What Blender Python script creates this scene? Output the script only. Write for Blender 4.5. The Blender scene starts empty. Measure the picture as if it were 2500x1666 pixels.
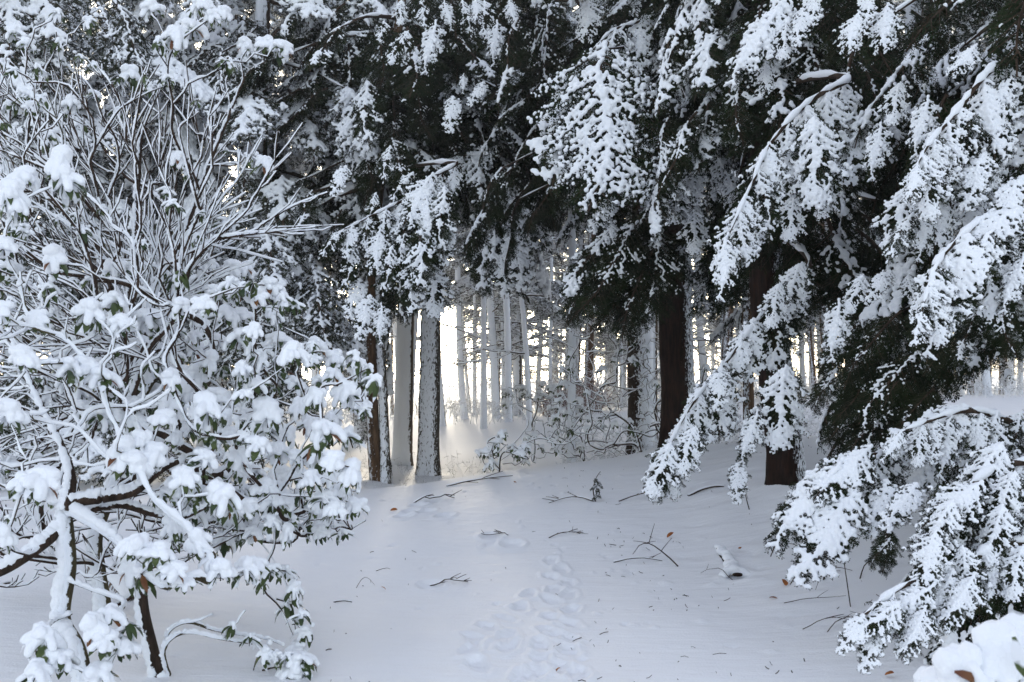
import bpy, math, random
import numpy as np
from mathutils import Vector, Matrix, noise as mnoise

random.seed(7)
S = bpy.context.scene
C = S.collection
RAD = math.radians

# ------------------------------------------------------------------ camera
CAMZ = 1.6
FPX = 35.0 / 36.0 * 2500.0
CX, CY, HOR = 1250.0, 833.0, 930.0
cam_d = bpy.data.cameras.new('camera')
cam = bpy.data.objects.new('camera', cam_d)
C.objects.link(cam)
cam_d.lens = 35.0
cam_d.sensor_width = 36.0
cam_d.clip_start = 0.05
cam_d.clip_end = 2000.0
TILT = math.atan((HOR - CY) / FPX)
cam.location = (0, 0, CAMZ)
cam.rotation_euler = (math.pi / 2 + TILT, 0, 0)
cam_d.dof.use_dof = True
cam_d.dof.focus_distance = 11.0
cam_d.dof.aperture_fstop = 6.0
S.camera = cam

# ------------------------------------------------------------------ light
SUN_EL, SUN_AZ = RAD(9.0), RAD(-4.0)       # azimuth from +Y, positive to the right
world = bpy.data.worlds.new('World')
S.world = world
world.use_nodes = True
wn = world.node_tree
wn.nodes.clear()
w_out = wn.nodes.new('ShaderNodeOutputWorld')
w_bg = wn.nodes.new('ShaderNodeBackground')
w_sky = wn.nodes.new('ShaderNodeTexSky')
w_sky.sky_type = 'NISHITA'
w_sky.sun_disc = False
w_sky.sun_elevation = SUN_EL
w_sky.sun_rotation = SUN_AZ
w_sky.air_density = 1.0
w_sky.dust_density = 3.0
w_sky.ozone_density = 1.0
w_mix = wn.nodes.new('ShaderNodeHueSaturation')
w_mix.inputs['Hue'].default_value = 0.522
w_mix.inputs['Saturation'].default_value = 0.52
wn.links.new(w_sky.outputs[0], w_mix.inputs['Color'])
wn.links.new(w_mix.outputs[0], w_bg.inputs[0])
w_bg.inputs[1].default_value = 0.13
wn.links.new(w_bg.outputs[0], w_out.inputs[0])
sun_d = bpy.data.lights.new('sun', 'SUN')
sun_d.energy = 2.5
sun_d.angle = RAD(6.0)
sun_d.color = (1.0, 0.88, 0.70)
sun = bpy.data.objects.new('sun', sun_d)
C.objects.link(sun)
sdir = Vector((math.sin(SUN_AZ) * math.cos(SUN_EL), math.cos(SUN_AZ) * math.cos(SUN_EL), math.sin(SUN_EL)))
sun.rotation_euler = sdir.to_track_quat('Z', 'Y').to_euler()
sun.location = (0, 0, 30)
S.view_settings.view_transform = 'Standard'
S.view_settings.look = 'None'
S.view_settings.exposure = 2.38
S.view_settings.gamma = 1.0
S.cycles.max_bounces = 7
S.cycles.diffuse_bounces = 4
S.cycles.glossy_bounces = 2
S.cycles.transmission_bounces = 2
S.cycles.use_denoising = True
S.cycles.sample_clamp_indirect = 8.0


# ------------------------------------------------------------------ helpers
def px(x, y, d):
    """point seen at photo pixel (x, y) at depth d (metres along the path)"""
    u = (x - CX) / FPX
    v = (CY - y) / FPX
    c, s = math.cos(TILT), math.sin(TILT)
    fy, fz = c - v * s, s + v * c
    return np.array([u / fy * d, d, CAMZ + fz / fy * d])


def sm(a, b, t):
    t = np.clip((t - a) / (b - a), 0.0, 1.0)
    return t * t * (3 - 2 * t)


_ph = np.random.RandomState(3).rand(24, 3) * 6.28


def wav(x, y, f):
    o = 0
    for i in range(6):
        a = i * 1.1 + f
        o = o + np.sin((x * math.cos(a) + y * math.sin(a)) * f * (1 + 0.23 * i) + _ph[i, 0])
    return o / 6.0


def ground_z(x, y):
    x = np.asarray(x, float)
    y = np.asarray(y, float)
    crest = 0.13 * np.clip(x + 2.4, 0, 4.6) * (sm(7.0, 14.0, y) * (1 - sm(14.2, 17.0, y) * 0.75))
    bank = 0.42 * sm(1.3, 4.2, x) * sm(2.5, 8.0, y) * (1 - 0.55 * sm(11, 14, y)) + 0.5 * sm(4, 12, x) * sm(4, 12, y)
    left = 0.10 * sm(-1.2, -4.0, x) + 0.35 * sm(-6.0, -16.0, x)
    dip = -0.20 * sm(14.0, 16.5, y) * (1 - sm(20, 30, y)) * (1 - sm(1.0, 4.0, np.abs(x + 0.8)))
    hill = 0.25 * sm(24, 32, y) * (1 - 0.4 * sm(34, 44, y)) * sm(-7, -2, x) + 1.2 * sm(50, 140, y)
    n = 0.035 * wav(x, y, 0.9) + 0.012 * wav(x + 9, y, 2.7) + 0.004 * wav(x, y * 1.6, 8.0)
    return crest + bank + left + dip + hill + n


_HD = np.arange(3.0, 90.0, 0.02)


def hit(x, y):
    """where the line of sight of a photo pixel meets the ground"""
    k = px(x, y, 1.0)
    d = _HD
    below = np.nonzero(CAMZ + (k[2] - CAMZ) * d <= ground_z(k[0] * d, d))[0]
    if len(below):
        d = d[below[0]]
        return np.array([k[0] * d, d, float(ground_z(k[0] * d, d))])
    return px(x, y, 90.0)


class MB:
    def __init__(self):
        self.v, self.f3, self.f4, self.m3, self.m4, self.n = [], [], [], [], [], 0

    def add(self, v, f, m=0):
        v = np.asarray(v, np.float32)
        f = np.asarray(f, np.int64)
        if not len(f):
            return
        self.v.append(v)
        if f.shape[1] == 3:
            self.f3.append(f + self.n); self.m3.append(np.full(len(f), m))
        else:
            self.f4.append(f + self.n); self.m4.append(np.full(len(f), m))
        self.n += len(v)

    def mesh(self, name, mats, smooth=True):
        me = bpy.data.meshes.new(name)
        if self.n:
            v = np.concatenate(self.v)
            f3 = np.concatenate(self.f3) if self.f3 else np.zeros((0, 3), int)
            f4 = np.concatenate(self.f4) if self.f4 else np.zeros((0, 4), int)
            me.vertices.add(len(v)); me.vertices.foreach_set('co', v.ravel())
            nl = f3.size + f4.size
            me.loops.add(nl)
            me.loops.foreach_set('vertex_index', np.concatenate([f3.ravel(), f4.ravel()]).astype(np.int32))
            me.polygons.add(len(f3) + len(f4))
            st = np.concatenate([np.arange(len(f3)) * 3, f3.size + np.arange(len(f4)) * 4]).astype(np.int32)
            me.polygons.foreach_set('loop_start', st)
            mi = np.concatenate([np.concatenate(self.m3) if self.m3 else [], np.concatenate(self.m4) if self.m4 else []]).astype(np.int32)
            for m in mats:
                me.materials.append(m)
            me.polygons.foreach_set('material_index', mi)
            me.polygons.foreach_set('use_smooth', np.full(len(f3) + len(f4), smooth))
            me.update(calc_edges=True)
        return me


def tube(pts, rad, sides=6, cap=True, lump=0.0, rng=None, squash=1.0):
    pts = np.asarray(pts, float)
    rad = np.broadcast_to(np.asarray(rad, float), (len(pts),))
    t = np.gradient(pts, axis=0)
    t /= np.linalg.norm(t, axis=1)[:, None] + 1e-9
    mt = np.abs(t.mean(axis=0))
    ref = np.eye(3)[int(np.argmin(mt))]
    a = np.cross(t, ref); a /= np.linalg.norm(a, axis=1)[:, None] + 1e-9
    b = np.cross(t, a)
    th = np.arange(sides) / sides * 2 * math.pi
    rr = rad[:, None] * np.ones(sides)
    if lump and rng is not None:
        rr = rr * (1 + lump * (rng.rand(len(pts), sides) - 0.5) * 2)
    v = pts[:, None, :] + rr[:, :, None] * (np.cos(th)[None, :, None] * a[:, None, :] + np.sin(th)[None, :, None] * b[:, None, :])
    if squash != 1.0:
        v[:, :, 2] = pts[:, None, 2] + (v[:, :, 2] - pts[:, None, 2]) * squash
    n = len(pts)
    i = np.arange(n - 1)[:, None] * sides
    j = np.arange(sides)[None, :]
    k = (np.arange(sides) + 1)[None, :] % sides
    f = np.stack([i + j, i + k, i + sides + k, i + sides + j], -1).reshape(-1, 4)
    v = v.reshape(-1, 3)
    return v, f


def bez(p0, p1, p2, p3, n):
    t = np.linspace(0, 1, n)[:, None]
    return (1 - t) ** 3 * p0 + 3 * (1 - t) ** 2 * t * p1 + 3 * (1 - t) * t ** 2 * p2 + t ** 3 * p3


def catmull(pts, per=6):
    pts = [np.asarray(p, float) for p in pts]
    P = [2 * pts[0] - pts[1]] + pts + [2 * pts[-1] - pts[-2]]
    out = []
    for i in range(1, len(P) - 2):
        for k in range(per):
            t = k / per
            out.append(0.5 * ((2 * P[i]) + (-P[i - 1] + P[i + 1]) * t + (2 * P[i - 1] - 5 * P[i] + 4 * P[i + 1] - P[i + 2]) * t * t
                              + (-P[i - 1] + 3 * P[i] - 3 * P[i + 1] + P[i + 2]) * t ** 3))
    out.append(pts[-1])
    return np.array(out)


_ico = {}


def ico(sub):
    if sub not in _ico:
        import bmesh
        bm = bmesh.new()
        bmesh.ops.create_icosphere(bm, subdivisions=sub, radius=1.0)
        v = np.array([x.co[:] for x in bm.verts]); f = np.array([[w.index for w in x.verts] for x in bm.faces])
        bm.free()
        _ico[sub] = (v, f)
    return _ico[sub]


def blobs(mb, pos, rad, flat=0.8, sub=1, m=0):
    v, f = ico(sub)
    pos = np.asarray(pos, float); rad = np.asarray(rad, float)
    V = pos[:, None, :] + v[None] * rad[:, None, None] * np.array([1, 1, flat])
    F = f[None] + (np.arange(len(pos)) * len(v))[:, None, None]
    mb.add(V.reshape(-1, 3), F.reshape(-1, 3), m)


def remesh(mb, voxel, name, mats, smooth_it=2, decimate=None):
    """melt overlapping lumps into one skin"""
    me = mb.mesh('tmp', [])
    ob = bpy.data.objects.new('tmp', me)
    C.objects.link(ob)
    md = ob.modifiers.new('r', 'REMESH'); md.mode = 'VOXEL'; md.voxel_size = voxel; md.use_smooth_shade = True
    if smooth_it:
        ms = ob.modifiers.new('s', 'SMOOTH'); ms.factor = 0.5; ms.iterations = smooth_it
    if decimate:
        mdd = ob.modifiers.new('d', 'DECIMATE'); mdd.ratio = decimate
    dg = bpy.context.evaluated_depsgraph_get()
    dg.update()
    out = bpy.data.meshes.new_from_object(ob.evaluated_get(dg))
    bpy.data.objects.remove(ob); bpy.data.meshes.remove(me)
    out.name = name
    out.materials.clear()
    for m in mats:
        out.materials.append(m)
    out.polygons.foreach_set('material_index', np.zeros(len(out.polygons), np.int32))
    out.polygons.foreach_set('use_smooth', np.ones(len(out.polygons), bool))
    out.update()
    return out


def obj(name, me, parent=None, loc=None, mat=None):
    o = bpy.data.objects.new(name, me)
    C.objects.link(o)
    if parent is not None:
        o.parent = parent
    if loc is not None:
        o.location = loc
    if mat is not None:
        o.matrix_local = mat
    return o


def thing(name, loc, label, cat, group=None):
    o = bpy.data.objects.new(name, None)
    o.empty_display_size = 0.2
    C.objects.link(o)
    o.location = loc
    o['label'] = label; o['category'] = cat
    if group:
        o['group'] = group
    return o


def tag(o, label, cat, group=None):
    o['label'] = label; o['category'] = cat
    if group:
        o['group'] = group
    return o


def frame_mat(p, d, n, scale, wid=1.0):
    d = np.asarray(d, float); d = d / np.linalg.norm(d)
    n = np.asarray(n, float); n = n - d * np.dot(n, d); n /= np.linalg.norm(n) + 1e-9
    y = np.cross(n, d)
    M = Matrix(((d[0] * scale, y[0] * scale * wid, n[0] * scale, p[0]), (d[1] * scale, y[1] * scale * wid, n[1] * scale, p[1]),
                (d[2] * scale, y[2] * scale * wid, n[2] * scale, p[2]), (0, 0, 0, 1)))
    return M


# ------------------------------------------------------------------ materials
WIND = Vector((-0.62, -0.76, 0.12)).normalized()


def new_mat(name):
    m = bpy.data.materials.new(name)
    m.use_nodes = True
    nt = m.node_tree
    b = nt.nodes['Principled BSDF']
    return m, nt, b


def N(nt, t, **k):
    n = nt.nodes.new(t)
    for a, v in k.items():
        if a in n.inputs:
            n.inputs[a].default_value = v
        else:
            setattr(n, a, v)
    return n


def snow_mat(name, col=(0.84, 0.87, 0.92), bscale=60.0, bdist=0.004, big=None, ripple=False):
    m, nt, b = new_mat(name)
    L = nt.links
    b.inputs['Roughness'].default_value = 0.9
    b.inputs['Specular IOR Level'].default_value = 0.06
    geo = N(nt, 'ShaderNodeNewGeometry')
    tc = N(nt, 'ShaderNodeTexCoord')
    n1 = N(nt, 'ShaderNodeTexNoise', Scale=bscale, Detail=3.0)
    src = geo.outputs['Position']
    L.new(src, n1.inputs['Vector'])
    n2 = N(nt, 'ShaderNodeTexNoise', Scale=2.0, Detail=3.0)
    L.new(src, n2.inputs['Vector'])
    mx = N(nt, 'ShaderNodeMixRGB')
    mx.inputs[1].default_value = (*col, 1)
    mx.inputs[2].default_value = (col[0] * 0.95, col[1] * 0.955, col[2] * 0.965, 1)
    L.new(n2.outputs[0], mx.inputs[0])
    L.new(mx.outputs[0], b.inputs['Base Color'])
    bp = N(nt, 'ShaderNodeBump', Strength=0.6, Distance=bdist)
    L.new(n1.outputs[0], bp.inputs['Height'])
    last = bp
    if ripple:
        mp = N(nt, 'ShaderNodeMapping')
        mp.inputs['Scale'].default_value = (1.2, 5.0, 1.0)
        mp.inputs['Rotation'].default_value = (0, 0, 0.12)
        L.new(src, mp.inputs[0])
        n3 = N(nt, 'ShaderNodeTexNoise', Scale=2.2, Detail=5.0, Roughness=0.6)
        L.new(mp.outputs[0], n3.inputs['Vector'])
        bp2 = N(nt, 'ShaderNodeBump', Strength=0.55, Distance=0.035)
        L.new(n3.outputs[0], bp2.inputs['Height'])
        L.new(bp.outputs[0], bp2.inputs['Normal'])
        last = bp2
    L.new(last.outputs[0], b.inputs['Normal'])
    return m


def leaf_mat(name, c1, c2, dust=0.0, rough=0.5, scale=3.0, transl=0.0):
    m, nt, b = new_mat(name)
    L = nt.links
    geo = N(nt, 'ShaderNodeNewGeometry')
    n1 = N(nt, 'ShaderNodeTexNoise', Scale=scale, Detail=2.0)
    L.new(geo.outputs['Position'], n1.inputs['Vector'])
    cr = N(nt, 'ShaderNodeValToRGB')
    cr.color_ramp.elements[0].position = 0.35; cr.color_ramp.elements[0].color = (*c1, 1)
    cr.color_ramp.elements[1].position = 0.65; cr.color_ramp.elements[1].color = (*c2, 1)
    L.new(n1.outputs[0], cr.inputs[0])
    out = cr.outputs[0]
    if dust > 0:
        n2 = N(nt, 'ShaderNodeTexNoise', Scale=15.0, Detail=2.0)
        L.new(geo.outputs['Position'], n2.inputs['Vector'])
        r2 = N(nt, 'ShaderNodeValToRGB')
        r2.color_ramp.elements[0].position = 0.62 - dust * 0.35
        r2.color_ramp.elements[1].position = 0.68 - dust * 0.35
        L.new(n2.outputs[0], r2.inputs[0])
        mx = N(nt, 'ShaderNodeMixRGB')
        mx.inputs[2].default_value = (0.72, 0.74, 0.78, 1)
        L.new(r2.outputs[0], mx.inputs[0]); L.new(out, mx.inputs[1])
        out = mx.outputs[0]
    L.new(out, b.inputs['Base Color'])
    b.inputs['Roughness'].default_value = rough
    b.inputs['Specular IOR Level'].default_value = 0.3 if rough < 0.5 else 0.1
    return m


def bark_mat(name, c1, c2, snow_at=0.0, nscale=9.0, namp=0.7, stretch=0.35, soft=0.05, grain=26.0, up=0.0, wind=None):
    """bark with wind-packed snow on its weather side; snow_at: lower = more snow, None = bare"""
    m, nt, b = new_mat(name)
    L = nt.links
    geo = N(nt, 'ShaderNodeNewGeometry')
    mp = N(nt, 'ShaderNodeMapping')
    mp.inputs['Scale'].default_value = (1, 1, 0.16)
    L.new(geo.outputs['Position'], mp.inputs[0])
    n1 = N(nt, 'ShaderNodeTexNoise', Scale=grain, Detail=5.0, Roughness=0.65)
    L.new(mp.outputs[0], n1.inputs['Vector'])
    cr = N(nt, 'ShaderNodeValToRGB')
    cr.color_ramp.elements[0].position = 0.38; cr.color_ramp.elements[0].color = (*c1, 1)
    cr.color_ramp.elements[1].position = 0.68; cr.color_ramp.elements[1].color = (*c2, 1)
    L.new(n1.outputs[0], cr.inputs[0])
    bp = N(nt, 'ShaderNodeBump', Strength=0.9, Distance=0.02)
    L.new(n1.outputs[0], bp.inputs['Height'])
    b.inputs['Roughness'].default_value = 0.85
    b.inputs['Specular IOR Level'].default_value = 0.15
    if snow_at is None:
        L.new(cr.outputs[0], b.inputs['Base Color'])
        L.new(bp.outputs[0], b.inputs['Normal'])
        return m
    vm = N(nt, 'ShaderNodeVectorMath', operation='DOT_PRODUCT')
    L.new(geo.outputs['Normal'], vm.inputs[0])
    W = ((Vector(wind) if wind else WIND) + Vector((0, 0, up))).normalized()
    vm.inputs[1].default_value = tuple(W)
    mp2 = N(nt, 'ShaderNodeMapping')
    mp2.inputs['Scale'].default_value = (1, 1, stretch)
    L.new(geo.outputs['Position'], mp2.inputs[0])
    n2 = N(nt, 'ShaderNodeTexNoise', Scale=nscale, Detail=5.0, Roughness=0.7)
    L.new(mp2.outputs[0], n2.inputs['Vector'])
    a = N(nt, 'ShaderNodeMath', operation='MULTIPLY_ADD')
    L.new(n2.outputs[0], a.inputs[0]); a.inputs[1].default_value = namp * 2; a.inputs[2].default_value = -namp
    s = N(nt, 'ShaderNodeMath', operation='ADD')
    L.new(vm.outputs['Value'], s.inputs[0]); L.new(a.outputs[0], s.inputs[1])
    mr = N(nt, 'ShaderNodeMapRange')
    mr.inputs['From Min'].default_value = snow_at - soft
    mr.inputs['From Max'].default_value = snow_at + soft
    L.new(s.outputs[0], mr.inputs['Value'])
    mx = N(nt, 'ShaderNodeMixRGB')
    L.new(mr.outputs[0], mx.inputs[0]); L.new(cr.outputs[0], mx.inputs[1])
    mx.inputs[2].default_value = (0.80, 0.83, 0.88, 1)
    L.new(mx.outputs[0], b.inputs['Base Color'])
    bp2 = N(nt, 'ShaderNodeBump', Strength=0.7, Distance=0.02)
    L.new(mr.outputs[0], bp2.inputs['Height']); L.new(bp.outputs[0], bp2.inputs['Normal'])
    L.new(bp2.outputs[0], b.inputs['Normal'])
    return m


M_ground = snow_mat('snow_ground_mat', (0.84, 0.85, 0.87), 70.0, 0.007, ripple=True)
M_snow = snow_mat('snow_mat', (0.86, 0.88, 0.91), 48.0, 0.011)
M_needle = leaf_mat('hemlock_needles', (0.006, 0.011, 0.005), (0.017, 0.028, 0.010), 0.0, 0.8, 4.0)
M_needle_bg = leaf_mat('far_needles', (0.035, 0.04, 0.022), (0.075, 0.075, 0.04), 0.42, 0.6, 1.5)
M_twig = bark_mat('twig_bark', (0.03, 0.020, 0.014), (0.075, 0.05, 0.035), None)
M_rtwig = bark_mat('rhododendron_bark', (0.022, 0.015, 0.011), (0.07, 0.045, 0.032), 0.75, 22.0, 0.9, 0.8, up=0.5)
M_rtrunk = bark_mat('mossy_bark', (0.035, 0.028, 0.016), (0.10, 0.085, 0.045), 0.15, 16.0, 1.0, 0.8, up=0.5)
M_leaf = leaf_mat('rhododendron_leaf', (0.018, 0.036, 0.010), (0.060, 0.085, 0.022), 0.26, 0.45, 9.0)
M_leafred = leaf_mat('russet_leaf', (0.11, 0.035, 0.015), (0.16, 0.07, 0.02), 0.0, 0.45, 9.0)
M_plaster = bark_mat('plastered_bark', (0.035, 0.025, 0.02), (0.10, 0.07, 0.055), -0.05, 17.0, 0.85, 0.5, wind=(-0.40, -0.90, 0.1))
M_speckle = bark_mat('speckled_bark', (0.03, 0.026, 0.02), (0.09, 0.075, 0.06), 0.70, 34.0, 1.5, 0.4, 0.05, wind=(-0.12, -0.98, 0.1))
M_halfsnow = bark_mat('half_snowed_bark', (0.04, 0.028, 0.02), (0.11, 0.075, 0.05), 0.25, 14.0, 0.8, 0.6)
M_mottle = bark_mat('mottled_bark', (0.02, 0.014, 0.01), (0.07, 0.045, 0.03), 0.35, 26.0, 1.3, 0.6, 0.06, wind=(0.75, -0.6, 0.1))
M_dark = bark_mat('dark_red_bark', (0.007, 0.004, 0.003), (0.030, 0.014, 0.009), 0.86, 55.0, 1.1, 0.45, 0.06, grain=30.0, wind=(0.85, -0.35, 0.1))
M_brown = bark_mat('brown_bark', (0.05, 0.03, 0.018), (0.14, 0.085, 0.05), 0.95, 30.0, 0.6, 0.5)
M_oakleaf = leaf_mat('dead_leaf', (0.22, 0.07, 0.02), (0.36, 0.13, 0.04), 0.0, 0.6, 20.0)
M_redbrush = leaf_mat('russet_foliage', (0.12, 0.045, 0.03), (0.2, 0.09, 0.06), 0.35, 0.6, 4.0)

# ------------------------------------------------------------------ ground
prints = [(1300, 1010), (1230, 1090), (1110, 1165), (1010, 1215), (1160, 1275), (920, 1290), (930, 1365), (1150, 1345), (950, 1460),
          (1440, 900), (1450, 975), (1540, 940), (1425, 1050), (1545, 1020), (1540, 1110), (1410, 1160), (1535, 1195), (1395, 1245), (1528, 1285), (1375, 1335),
          (1535, 1375), (1370, 1420), (1470, 1480), (1320, 1505), (1600, 1520), (1250, 1555), (1500, 850), (1420, 800)]
PR = [hit(800 + a / 2.613, 1066 + b / 2.613) for a, b in prints]
EXTRA_DENTS = [(1020, 1235), (1060, 1225), (1000, 1250), (1040, 1250), (1085, 1260), (985, 1262), (1250, 1330), (1200, 1310), (1050, 1430), (1800, 1405), (1820, 1350)]


DENTS = [hit(a, b) for a, b in EXTRA_DENTS]


_p1 = px(1658, 1088, 14.0)
DRIFTS = [(hit(1925, 1190), 0.42), (_p1, 0.5), (hit(924, 1186), 0.36), (hit(1046, 1168), 0.42), (hit(987, 1112), 0.32)]


def ground_full(X, Y):
    Z = ground_z(X, Y)
    for p, w in DRIFTS:
        q = np.hypot(X - p[0] + 0.06, Y - p[1] + 0.10)
        Z = Z + 0.085 * np.exp(-(q / w) ** 2)
    rng = np.random.RandomState(11)
    for i, p in enumerate(PR):
        a = rng.uniform(-0.35, 0.35) + 0.1
        ox, oy = rng.uniform(-0.02, 0.02, 2)
        dx, dy = X - p[0] - ox, Y - p[1] - oy
        u = dx * math.cos(a) + dy * math.sin(a); v = -dx * math.sin(a) + dy * math.cos(a)
        q = np.sqrt((u / 0.062) ** 2 + (v / 0.15) ** 2) * (1 + 0.10 * np.sin(np.arctan2(v, u) * 3 + i) + 0.06 * np.sin(np.arctan2(v, u) * 7 + 2 * i))
        dep = rng.uniform(0.010, 0.022)
        Z = Z - dep * (1 - sm(0.6, 1.03, q)) + 0.010 * np.exp(-((q - 1.25) / 0.25) ** 2)
        Z = Z + 0.006 * np.sin(v * 190) * (1 - sm(0.6, 0.9, q))
    for p in DENTS:
        q = np.sqrt(((X - p[0]) / 0.11) ** 2 + ((Y - p[1]) / 0.16) ** 2)
        Z = Z - 0.022 * (1 - sm(0.5, 1.1, q)) + 0.014 * np.exp(-((q - 1.2) / 0.25) ** 2)
    if np.size(X) > 1000:
        for k in range(300):        # pits and crumbs from snow dropped off the boughs
            if k % 3:
                cx, cy = rng.uniform(0.3, 4.2), rng.uniform(5.5, 13.5)
            else:
                cx, cy = rng.uniform(-3.0, 1.5), rng.uniform(5.5, 13.5)
            rr = rng.uniform(0.012, 0.05)
            dpt = rng.uniform(0.3, 0.6) * rr * (1 if rng.rand() < 0.55 else -0.8)
            m = (np.abs(X - cx) < 0.25) & (np.abs(Y - cy) < 0.25)
            q = np.hypot(X[m] - cx, (Y[m] - cy) * rng.uniform(0.6, 1.0)) / rr
            Z[m] = Z[m] - dpt * (1 - sm(0.4, 1.1, q))
    # trampled band beside the prints, crumbly
    band = np.exp(-((X - (0.02 + 0.012 * (Y - 5))) / 0.35) ** 2) * (1 - sm(7.5, 10.5, Y))
    Z = Z + band * (0.003 * wav(X * 1.3, Y * 0.8, 8.0) + 0.002 * wav(X, Y, 23.0))
    rough = sm(0.8, 2.2, X) * sm(5, 8, Y) * (1 - sm(14, 16, Y))
    Z = Z + rough * (0.020 * wav(X, Y * 1.8, 5.0) + 0.010 * wav(X, Y * 1.5, 13.0) + 0.005 * wav(X, Y * 1.3, 29.0))
    return Z


def build_ground():
    nu, ny = 520, 520
    u = np.linspace(-1, 1, nu)
    t = np.linspace(0, 1, ny)
    yy = -9 + 12 * t ** 1.0 * 0 + 0
    # rows: coarse behind the camera, fine on the path, coarse to the horizon
    yy = np.concatenate([np.linspace(-25, 3.2, 30), np.geomspace(3.25, 17, 390), np.geomspace(17.2, 160, 80)])
    Y = np.repeat(yy[:, None], nu, 1)
    half = 20 + np.maximum(Y, 0) * 1.4
    ce = 0.13 * np.minimum(1, 20 / half)
    X = half * (ce * u + (1 - ce) * u ** 3 * np.abs(u) ** 0.6)
    Z = ground_full(X, Y)
    v = np.stack([X, Y, Z], -1).reshape(-1, 3)
    i = np.arange(len(yy) - 1)[:, None] * nu; j = np.arange(nu - 1)[None]
    f = np.stack([i + j, i + j + 1, i + nu + j + 1, i + nu + j], -1).reshape(-1, 4)
    mb = MB(); mb.add(v, f)
    o = obj('snow_ground', mb.mesh('snow_ground', [M_ground]))
    o['kind'] = 'structure'


build_ground()

hz = bpy.data.materials.new('haze'); hz.use_nodes = True
hz.node_tree.nodes.clear()
_o = hz.node_tree.nodes.new('ShaderNodeOutputMaterial')
_v = hz.node_tree.nodes.new('ShaderNodeVolumePrincipled')
_v.inputs['Color'].default_value = (0.93, 0.94, 0.96, 1)
_v.inputs['Density'].default_value = 0.0014
_v.inputs['Anisotropy'].default_value = 0.4
hz.node_tree.links.new(_v.outputs[0], _o.inputs['Volume'])
_hv = np.array([[x, y, z] for z in (-1.6, 27.0) for y in (-30, 170) for x in (-260, 260)], float)
_hm = MB(); _hm.add(_hv, [[0, 2, 3, 1], [4, 5, 7, 6], [0, 1, 5, 4], [2, 6, 7, 3], [0, 4, 6, 2], [1, 3, 7, 5]])
_ho = obj('haze', _hm.mesh('haze', [hz], smooth=False)); _ho['kind'] = 'stuff'


# ------------------------------------------------------------------ hemlock boughs
def twig_pts(p, d, ln, n, droop, rng, curl=0.0):
    s = np.linspace(0, 1, n)[:, None]
    side = np.cross(d, [0, 0, 1.0]); side /= np.linalg.norm(side) + 1e-9
    q = p + d * ln * s + side * curl * ln * s ** 2
    q[:, 2] -= droop * ln * s[:, 0] ** 1.6
    return q


def needle_quads(P, T, rng, ln, wd):
    """P points along twigs, T tangents: two flat needles at every point"""
    n = len(P)
    out = []
    up = np.array([0, 0, 1.0])
    side = np.cross(T, up); side /= np.linalg.norm(side, axis=1)[:, None] + 1e-6
    for sg in (-1, 1):
        d = side * sg * rng.uniform(0.6, 1.0, (n, 1)) + T * rng.uniform(0.35, 0.9, (n, 1)) + up * rng.uniform(-0.45, 0.25, (n, 1))
        d /= np.linalg.norm(d, axis=1)[:, None]
        w = np.cross(d, up + rng.uniform(-0.7, 0.7, (n, 3))); w /= np.linalg.norm(w, axis=1)[:, None] + 1e-6
        l = ln * rng.uniform(0.6, 1.3, (n, 1)); h = wd * rng.uniform(0.7, 1.3, (n, 1))
        out.append(np.stack([P, P + d * l * 0.5 + w * h, P + d * l, P + d * l * 0.5 - w * h], 1))
    V = np.concatenate(out).reshape(-1, 3)
    F = np.arange(len(V)).reshape(-1, 4)
    return V, F


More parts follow.
